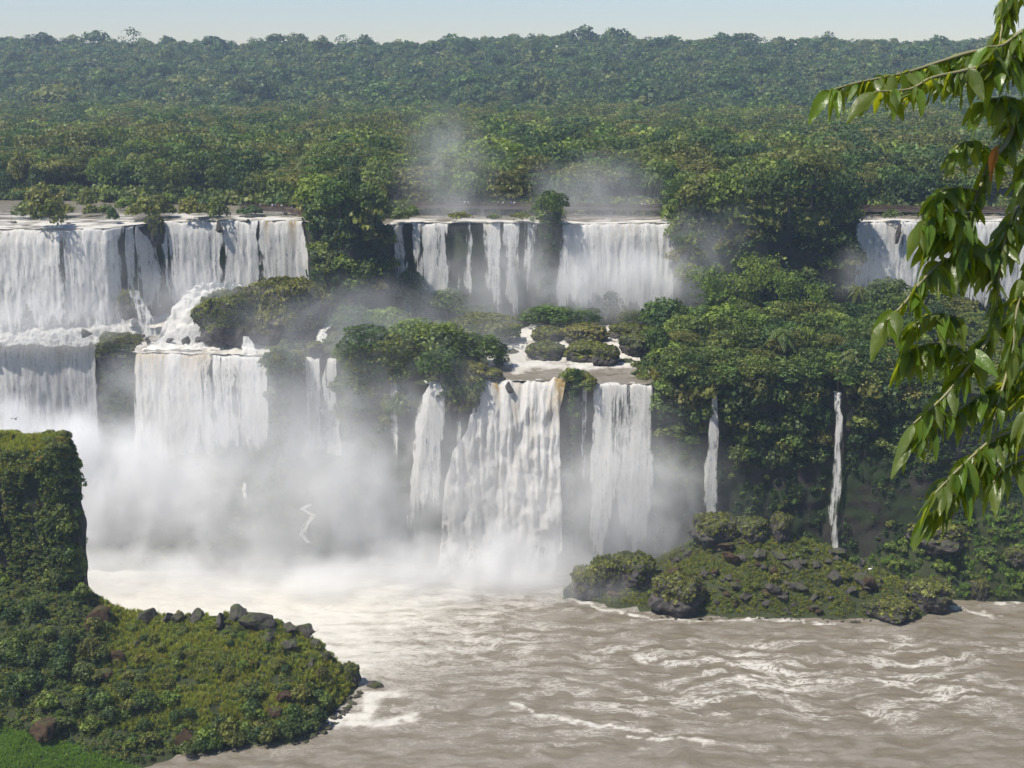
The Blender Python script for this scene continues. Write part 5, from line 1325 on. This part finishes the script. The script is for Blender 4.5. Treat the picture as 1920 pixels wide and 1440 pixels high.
# ------------------------------------------------------------------ the leafy tree beside the viewpoint
def leaf_material(name, top, back, trans):
    k = NT(name)
    tint = k.attr('tint')
    geo = k.n('ShaderNodeNewGeometry')
    base = k.mix(tint, top, tuple(min(1, c * 2.1) for c in top))
    uv = k.n('ShaderNodeAttribute', attribute_name='rib').outputs['Fac']
    vein = k.rng(uv, .0, .10, 1, 0)
    base = k.mix(k.math('MULTIPLY', vein, .5), base, (.16, .20, .06))
    tc = k.n('ShaderNodeTexCoord').outputs['Object']
    base = k.mix(k.rng(k.noise(tc, 60, 3), .45, .7, 0, .35), base, tuple(c * 1.6 for c in top))
    base = k.mix(geo.outputs['Backfacing'], base, back)
    base = k.mix(k.rng(k.noise(tc, 28, 4), .62, .72, 0, .55), base, (.20, .17, .05))
    nz = k.noise(tc, 120, 3)
    rr_ = k.rng(k.noise(tc, 35, 3), .3, .7, .24, .55)
    bmp = k.n('ShaderNodeBump', {'Strength': .35, 'Distance': .004, 'Height': nz})
    pr = k.n('ShaderNodeBsdfPrincipled', {'Base Color': base, 'Roughness': rr_, 'Specular IOR Level': .5, 'Normal': bmp})
    tr = k.n('ShaderNodeBsdfTranslucent', {'Color': k.mix(tint, tuple(trans), tuple(c * 1.5 for c in trans))})
    return k.surf(k.n('ShaderNodeMixShader', {0: .5, 1: pr, 2: tr}))
M['leaf'] = leaf_material('glossy_leaf', (.050, .095, .012), (.095, .135, .034), (.42, .46, .02))
M['deadleaf'] = leaf_material('withered_leaf', (.30, .11, .02), (.35, .14, .03), (.45, .16, .02))
M['twig'] = flat_mat('twig_bark', (.20, .19, .10), .7, .3, .4)

class Leaves:
    def __init__(s): s.V, s.F, s.t, s.rib, s.n = [], [], [], [], 0
    def leaf(s, base, dirv, side, L, W, rr, droop=.5, tint=.5, fold=.35):
        """lanceolate blade: pointed tip, folded along the midrib, wavy margin, bending down under its weight"""
        n = 9
        t = np.linspace(0, 1, n)
        d = np.array(dirv, float); d /= np.linalg.norm(d)
        mid = [np.array(base, float)]
        dd = d.copy()
        for i in range(n - 1):
            dd = dd + np.array([0, 0, -1.0]) * droop / (n - 1) * 1.6; dd /= np.linalg.norm(dd)
            mid.append(mid[-1] + dd * L / (n - 1))
        mid = np.array(mid)
        tg = np.gradient(mid, axis=0); tg /= np.linalg.norm(tg, axis=1)[:, None]
        sd = np.array(side, float)[None] - (tg @ np.array(side, float))[:, None] * tg
        sd /= np.linalg.norm(sd, axis=1)[:, None] + 1e-9
        tw = rr.uniform(-.5, .5) * t
        nr = np.cross(sd, tg)
        sd = sd * np.cos(tw)[:, None] + nr * np.sin(tw)[:, None]; nr = np.cross(sd, tg)
        w = W * .5 * np.sin(np.pi * np.clip(t, 0, 1) ** .72) ** .85 * (1 - .35 * t) + .0006
        w[-1] = .0004
        wave = rr.uniform(.0, .10) * np.sin(t * rr.uniform(7, 13) + rr.uniform(0, 6)) * W
        k = s.n
        cols = []
        for f in (-1, -.5, 0, .5, 1):
            up_ = fold * abs(f) * w + wave * abs(f) ** 2 * (1 if f > 0 else -.7)
            cols.append(mid + sd * (w * f)[:, None] + nr * up_[:, None])
        V = np.stack(cols, 1).reshape(-1, 3)
        s.V.append(V)
        F = grid_faces(n, 5) + k
        s.F.append(F); s.t.append(np.full(len(F), tint)); s.rib.append(np.tile([1, .5, 0, .5, 1], n))
        s.n += len(V)
    def build(s, name, mat):
        return mesh(name, np.concatenate(s.V), np.concatenate(s.F), mat, attrs={'rib': np.concatenate(s.rib)}, face_attrs={'tint': np.concatenate(s.t)})

def spline(p, n):
    p = np.array(p, float); p = np.vstack([2 * p[0] - p[1], p, 2 * p[-1] - p[-2]])
    out = []
    m = len(p) - 3
    for i in range(n):
        u = i / (n - 1) * m; j = min(int(u), m - 1); t = u - j
        a, b, c, d = p[j:j + 4]
        out.append(.5 * ((2 * b) + (-a + c) * t + (2 * a - 5 * b + 4 * c - d) * t * t + (-a + 3 * b - 3 * c + d) * t ** 3))
    return np.array(out)

TRUNKX = 2.05
treeE = tag(link('overhanging_tree', None, loc=(TRUNKX, 2.6, 121.6)), 'leafy tree with long drooping glossy leaves hanging into the view from the right', 'tree')
T0 = np.array([TRUNKX, 2.6, 121.6])
tr_pts = np.array([(0, 0, -.6), (.05, .02, .6), (.0, .05, 1.8), (.12, .02, 3.0), (.1, .1, 4.2), (.25, .2, 5.6)])
g = Geo(); tube(g, spline(tr_pts, 18), np.linspace(.085, .03, 18), 10); link('trunk', g.build('trunk', M['bark']), treeE)
trunk_curve = spline(tr_pts, 40) + T0
# branches: photo pixels with metres from the camera; size of leaves; how bright
BR = [
    ([(2010, -70, 2.6), (1935, -40, 2.55), (1890, -5, 2.5), (1880, 45, 2.48), (1872, 92, 2.46)], 1.0, .25, 18, 1),
    ([(2010, 70, 2.6), (1930, 92, 2.5), (1862, 94, 2.45), (1817, 99, 2.42), (1765, 115, 2.4), (1695, 137, 2.36), (1608, 155, 2.32), (1556, 170, 2.3)], .95, .45, 20, 1),
    ([(2010, 85, 2.55), (1940, 98, 2.5), (1886, 111, 2.42), (1810, 132, 2.36), (1747, 146, 2.32), (1705, 167, 2.3), (1640, 172, 2.28)], 1.0, .40, 20, 1),
    ([(2010, 20, 2.6), (1960, 40, 2.5), (1915, 60, 2.45), (1880, 84, 2.4), (1850, 88, 2.38)], 1.0, .7, 18, 1),
    ([(2010, 150, 2.7), (1960, 175, 2.6), (1914, 205, 2.52), (1890, 264, 2.5), (1855, 305, 2.48), (1834, 361, 2.46), (1817, 403, 2.44), (1806, 460, 2.42)], 1.0, .3, 34, 1.3),
    ([(1925, 196, 2.54), (1895, 184, 2.5), (1862, 186, 2.47), (1842, 196, 2.45)], .9, .7, 13, .8),
    ([(1858, 302, 2.48), (1836, 272, 2.46), (1808, 266, 2.44), (1788, 282, 2.42)], .8, .9, 12, .8),
    ([(1836, 360, 2.46), (1800, 352, 2.44), (1770, 356, 2.42), (1748, 374, 2.4)], .9, .75, 13, .8),
    ([(1822, 398, 2.44), (1790, 398, 2.42), (1756, 404, 2.4), (1726, 424, 2.38)], .9, .8, 14, .8),
    ([(2010, 395, 2.75), (1955, 415, 2.66), (1920, 430, 2.6), (1847, 473, 2.5), (1790, 485, 2.47), (1760, 495, 2.44), (1723, 533, 2.4), (1697, 567, 2.38), (1662, 602, 2.36)], 1.05, .5, 20, 1.1),
    ([(1847, 473, 2.5), (1800, 440, 2.47), (1760, 442, 2.45), (1738, 460, 2.43)], 1.0, .35, 14, .8),
    ([(2010, 480, 2.8), (1960, 520, 2.7), (1920, 547, 2.62), (1873, 607, 2.55), (1827, 673, 2.5), (1790, 720, 2.47), (1763, 750, 2.45), (1712, 795, 2.42)], 1.05, .5, 22, 1.1),
    ([(1830, 668, 2.5), (1790, 650, 2.47), (1740, 645, 2.45), (1700, 662, 2.43)], 1.0, .55, 15, .8),
    ([(1800, 600, 2.5), (1770, 588, 2.46), (1740, 592, 2.44), (1712, 610, 2.42)], 1.0, .5, 16, .8),
    ([(2010, 660, 2.8), (1960, 690, 2.7), (1920, 700, 2.62), (1860, 728, 2.55), (1805, 762, 2.5), (1760, 790, 2.46), (1705, 830, 2.42)], 1.0, .5, 19, 1),
    ([(2010, 750, 2.75), (1960, 785, 2.68), (1920, 803, 2.6), (1863, 823, 2.52), (1800, 877, 2.47), (1752, 926, 2.43)], 1.0, .5, 19, 1),
    ([(1866, 823, 2.52), (1830, 870, 2.5), (1795, 920, 2.47), (1742, 968, 2.44)], .95, .55, 19, .9),
    ([(2010, 820, 2.7), (1960, 850, 2.62), (1915, 862, 2.56), (1880, 880, 2.52), (1862, 905, 2.5)], 1.0, .6, 18, .9),
    ([(2010, 290, 2.65), (1960, 330, 2.6), (1930, 365, 2.55), (1893, 420, 2.52), (1875, 500, 2.5), (1868, 590, 2.5)], .9, .2, 20, 1.1),
    ([(2010, 560, 2.7), (1950, 600, 2.62), (1905, 655, 2.56), (1882, 720, 2.52), (1862, 790, 2.5)], .9, .35, 22, 1.1),
    ([(2010, 430, 2.6), (1960, 470, 2.55), (1925, 520, 2.5), (1905, 590, 2.48), (1900, 660, 2.47)], .9, .25, 24, 1),
    ([(2010, 250, 2.6), (1965, 270, 2.55), (1930, 300, 2.5), (1912, 345, 2.48)], 1.0, .3, 20, .9),
    ([(2010, 610, 2.62), (1960, 650, 2.56), (1930, 720, 2.5), (1915, 800, 2.48)], 1.0, .5, 24, .9),
]
rr = np.random.default_rng(99)
for bi, (pp, ls, bright, step, rad) in enumerate(BR):
    pts = np.stack([PD(a, b, c) for a, b, c in pp])
    root = pp[0][0] > 1990
    if root:
        k = np.argmin(np.abs(trunk_curve[:, 2] - pts[0][2] - .25)); tk = trunk_curve[k]
        pts = np.vstack([tk, tk * .45 + pts[0] * .55 + [0, 0, .04], pts])
    sp = spline(pts, 14 * len(pts))
    ln = np.concatenate([[0], np.cumsum(np.linalg.norm(np.diff(sp, axis=0), axis=1))])
    g = Geo(); tube(g, sp, np.linspace(.0075 if root else .004, .0016, len(sp)) * rad, 6)
    br = link('branch', g.build('branch', M['twig']), treeE, loc=(0, 0, 0))
    br.data.transform(__import__('mathutils').Matrix.Translation(-Vector(T0)))
    Lv = Leaves(); stp = step / FPX * 2.5
    s0 = ln[-1] * .0
    a = stp; side = 1
    while a < ln[-1] + 1e-6:
        b = np.array([np.interp(a, ln, sp[:, i]) for i in range(3)]); a2 = max(0, a - .01)
        tgv = b - np.array([np.interp(a2, ln, sp[:, i]) for i in range(3)]); tgv /= np.linalg.norm(tgv) + 1e-9
        px_, _ = to_px(*b)
        if px_ < 2040:
            for q_ in range(1 if rr.uniform() < .35 else 2):
                out = np.array([rr.normal() * .5, rr.normal() * .7, -.42]) + tgv * rr.uniform(.1, .8)
                tipf = a / ln[-1]
                L_ = rr.uniform(.046, .092) * ls * (1.0 if tipf < .9 else .85)
                sdv = np.array([rr.normal(), rr.normal() * .7, rr.normal() * .2])
                # a short stalk is part of the leaf base
                Lv.leaf(b + rr.normal(size=3) * .002, out, sdv, L_, L_ * rr.uniform(.25, .40), rr, rr.uniform(.25, .9), float(np.clip(bright + rr.normal() * .30, 0, 1)), rr.uniform(.15, .55))
        a += stp * rr.uniform(.30, .60); side = -side
    Lv.leaf(sp[-1], sp[-1] - sp[-3] + np.array([0, 0, -.004]), (rr.normal(), rr.normal(), 0), .082 * ls, .030 * ls, rr, .6, float(min(1, bright + .2)), .3)
    lf = link('leaves', Lv.build('leaves', M['leaf']), br); lf.data.transform(__import__('mathutils').Matrix.Translation(-Vector(T0)))
Lv = Leaves(); Lv.leaf(PD(1872, 272, 2.40), (-.12, 0, -1), (1, .5, 0), .072, .030, rr, .1, .5, .4)
o = link('withered_leaf', Lv.build('withered_leaf', M['deadleaf']), treeE); o.data.transform(__import__('mathutils').Matrix.Translation(-Vector(T0))); o['label'] = 'single withered orange leaf'

# ------------------------------------------------------------------ spray and air
ico = bmesh.new(); bmesh.ops.create_icosphere(ico, subdivisions=3, radius=1.0)
icom = bpy.data.meshes.new('mist'); ico.to_mesh(icom); ico.free(); icom.materials.append(M['mist'])
def mist(px, py, Y, rx, ry, rz, dens, label):
    p = PY(px, py, Y)
    o = tag(link('mist', icom, loc=p, scale=(rx * 1.32, ry * 1.15, rz * 1.32)), label, 'mist', kind='stuff')
    o['density'] = dens
MIST = 1.75
for a in [
    (560, 920, 288, 62, 9, 30, .012, 'even pale veil over the foot of the left falls'),
    (1080, 930, 282, 40, 8, 26, .010, 'even pale veil before the central fall'),
    (215, 980, 300, 24, 10, 28, .10, 'bright spray between the bluff and the cream tinted curtain'),
    (330, 560, 338, 22, 5, 11, .05, 'spray between the upper left curtains and the cascade'),
    (100, 520, 340, 34, 5, 16, .012, 'fine spray before the far left curtains'),
    (380, 780, 318, 34, 9, 24, .030, 'fine spray before the cream tinted curtain'),
    (520, 960, 290, 46, 9, 20, .030, 'pale mist over the misty talus'),
    (1050, 480, 356, 40, 6, 16, .018, 'fine spray before the middle falls'),
    (1040, 950, 290, 46, 8, 28, .012, 'fine mist around the central fall'),
    (60, 960, 312, 46, 16, 28, .22, 'dense white spray hiding the foot of the far left curtain'),
    (70, 605, 336, 34, 7, 8, .040, 'spray at the foot of the upper far left curtain'),
    (330, 940, 310, 30, 14, 22, .034, 'white spray in front of the cream tinted curtain'),
    (460, 1040, 298, 56, 14, 17, .022, 'drifting mist over the talus of the left falls'),
    (640, 880, 304, 40, 12, 34, .030, 'thin mist in front of the slender streams'),
    (690, 1030, 295, 34, 12, 17, .020, 'mist between the talus and the central fall'),
    (930, 1060, 287, 30, 10, 10, .10, 'billowing spray at the foot of the central fall'),
    (1170, 970, 293, 22, 9, 22, .062, 'spray at the foot of the combed curtain'),
    (800, 880, 294, 30, 8, 30, .016, 'thin mist before the veil fall'),
    (1170, 545, 352, 28, 7, 13, .070, 'spray at the foot of the solid middle curtain'),
    (930, 545, 354, 26, 7, 14, .050, 'spray at the foot of the middle strands'),
    (835, 330, 376, 17, 8, 22, .018, 'wisp of mist rising over the long walkway'),
    (1120, 375, 374, 22, 8, 14, .026, 'wisp of mist over the right of the long walkway'),
    (880, 410, 372, 26, 7, 10, .013, 'veil of mist under the long walkway'),
    (1330, 470, 352, 15, 6, 14, .026, 'faint mist before the wooded wall'),
    (720, 650, 318, 46, 12, 18, .016, 'thin mist drifting over the ledge trees'),
    (1640, 520, 352, 14, 5, 9, .03, 'faint spray at the foot of the far right falls'),
    (300, 1085, 284, 66, 15, 7, .07, 'low spray over the white river'),
    (860, 1085, 280, 48, 15, 7, .045, 'low spray over the river below the central fall'),
]: mist(*a[:6], a[6] * MIST, a[7])

g = Geo(); box(g, (0, 775, 87), (2200, 1730, 192))
hz = g.build('haze', M['haze'], False)
tag(link('haze', hz), 'thin bluish air over the whole valley', 'haze', kind='stuff')

# ------------------------------------------------------------------ light, sky, camera
SUN_EL, SUN_AZ = R(60), R(-120)       # azimuth from +Y towards +X
sd = Vector((math.sin(SUN_AZ) * math.cos(SUN_EL), math.cos(SUN_AZ) * math.cos(SUN_EL), math.sin(SUN_EL)))
L = bpy.data.lights.new('sun', 'SUN'); L.energy = 4.3; L.angle = R(.53); L.color = (1.0, .94, .84)
so = bpy.data.objects.new('sun', L); COL.objects.link(so); so.location = (0, 0, 400)
so.rotation_euler = sd.to_track_quat('Z', 'Y').to_euler()
w = bpy.data.worlds.new('World'); scene.world = w; w.use_nodes = True
nt = w.node_tree; nt.nodes.clear()
sky = nt.nodes.new('ShaderNodeTexSky'); sky.sky_type = 'NISHITA'; sky.sun_disc = False
sky.sun_elevation = SUN_EL; sky.sun_rotation = SUN_AZ; sky.altitude = 200; sky.air_density = 1.0; sky.dust_density = .2; sky.ozone_density = 4.0
bg = nt.nodes.new('ShaderNodeBackground'); bg.inputs['Strength'].default_value = .085
ow = nt.nodes.new('ShaderNodeOutputWorld')
tn = nt.nodes.new('ShaderNodeMix'); tn.data_type = 'RGBA'; tn.blend_type = 'MULTIPLY'; tn.inputs[0].default_value = 1; tn.inputs[7].default_value = (.92, .875, .92, 1)
nt.links.new(sky.outputs[0], tn.inputs[6]); nt.links.new(tn.outputs[2], bg.inputs[0]); nt.links.new(bg.outputs[0], ow.inputs[0])

cam = bpy.data.cameras.new('camera'); co = bpy.data.objects.new('camera', cam); COL.objects.link(co)
co.location = (0, 0, CAMZ); co.rotation_euler = (R(90) - PITCH, 0, 0)
cam.sensor_width = 36; cam.lens = FPX / 1920 * 36; cam.clip_start = .05; cam.clip_end = 6000
scene.camera = co
scene.view_settings.view_transform = 'Standard'; scene.view_settings.look = 'None'; scene.view_settings.gamma = 1
scene.view_settings.exposure = .62
cy = scene.cycles
cy.use_denoising = True
cy.max_bounces = 7; cy.diffuse_bounces = 2; cy.glossy_bounces = 2; cy.transmission_bounces = 4; cy.transparent_max_bounces = 12
cy.volume_bounces = 4; cy.volume_step_rate = 1.7; cy.volume_max_steps = 256
cy.use_adaptive_sampling = True; cy.adaptive_threshold = .035
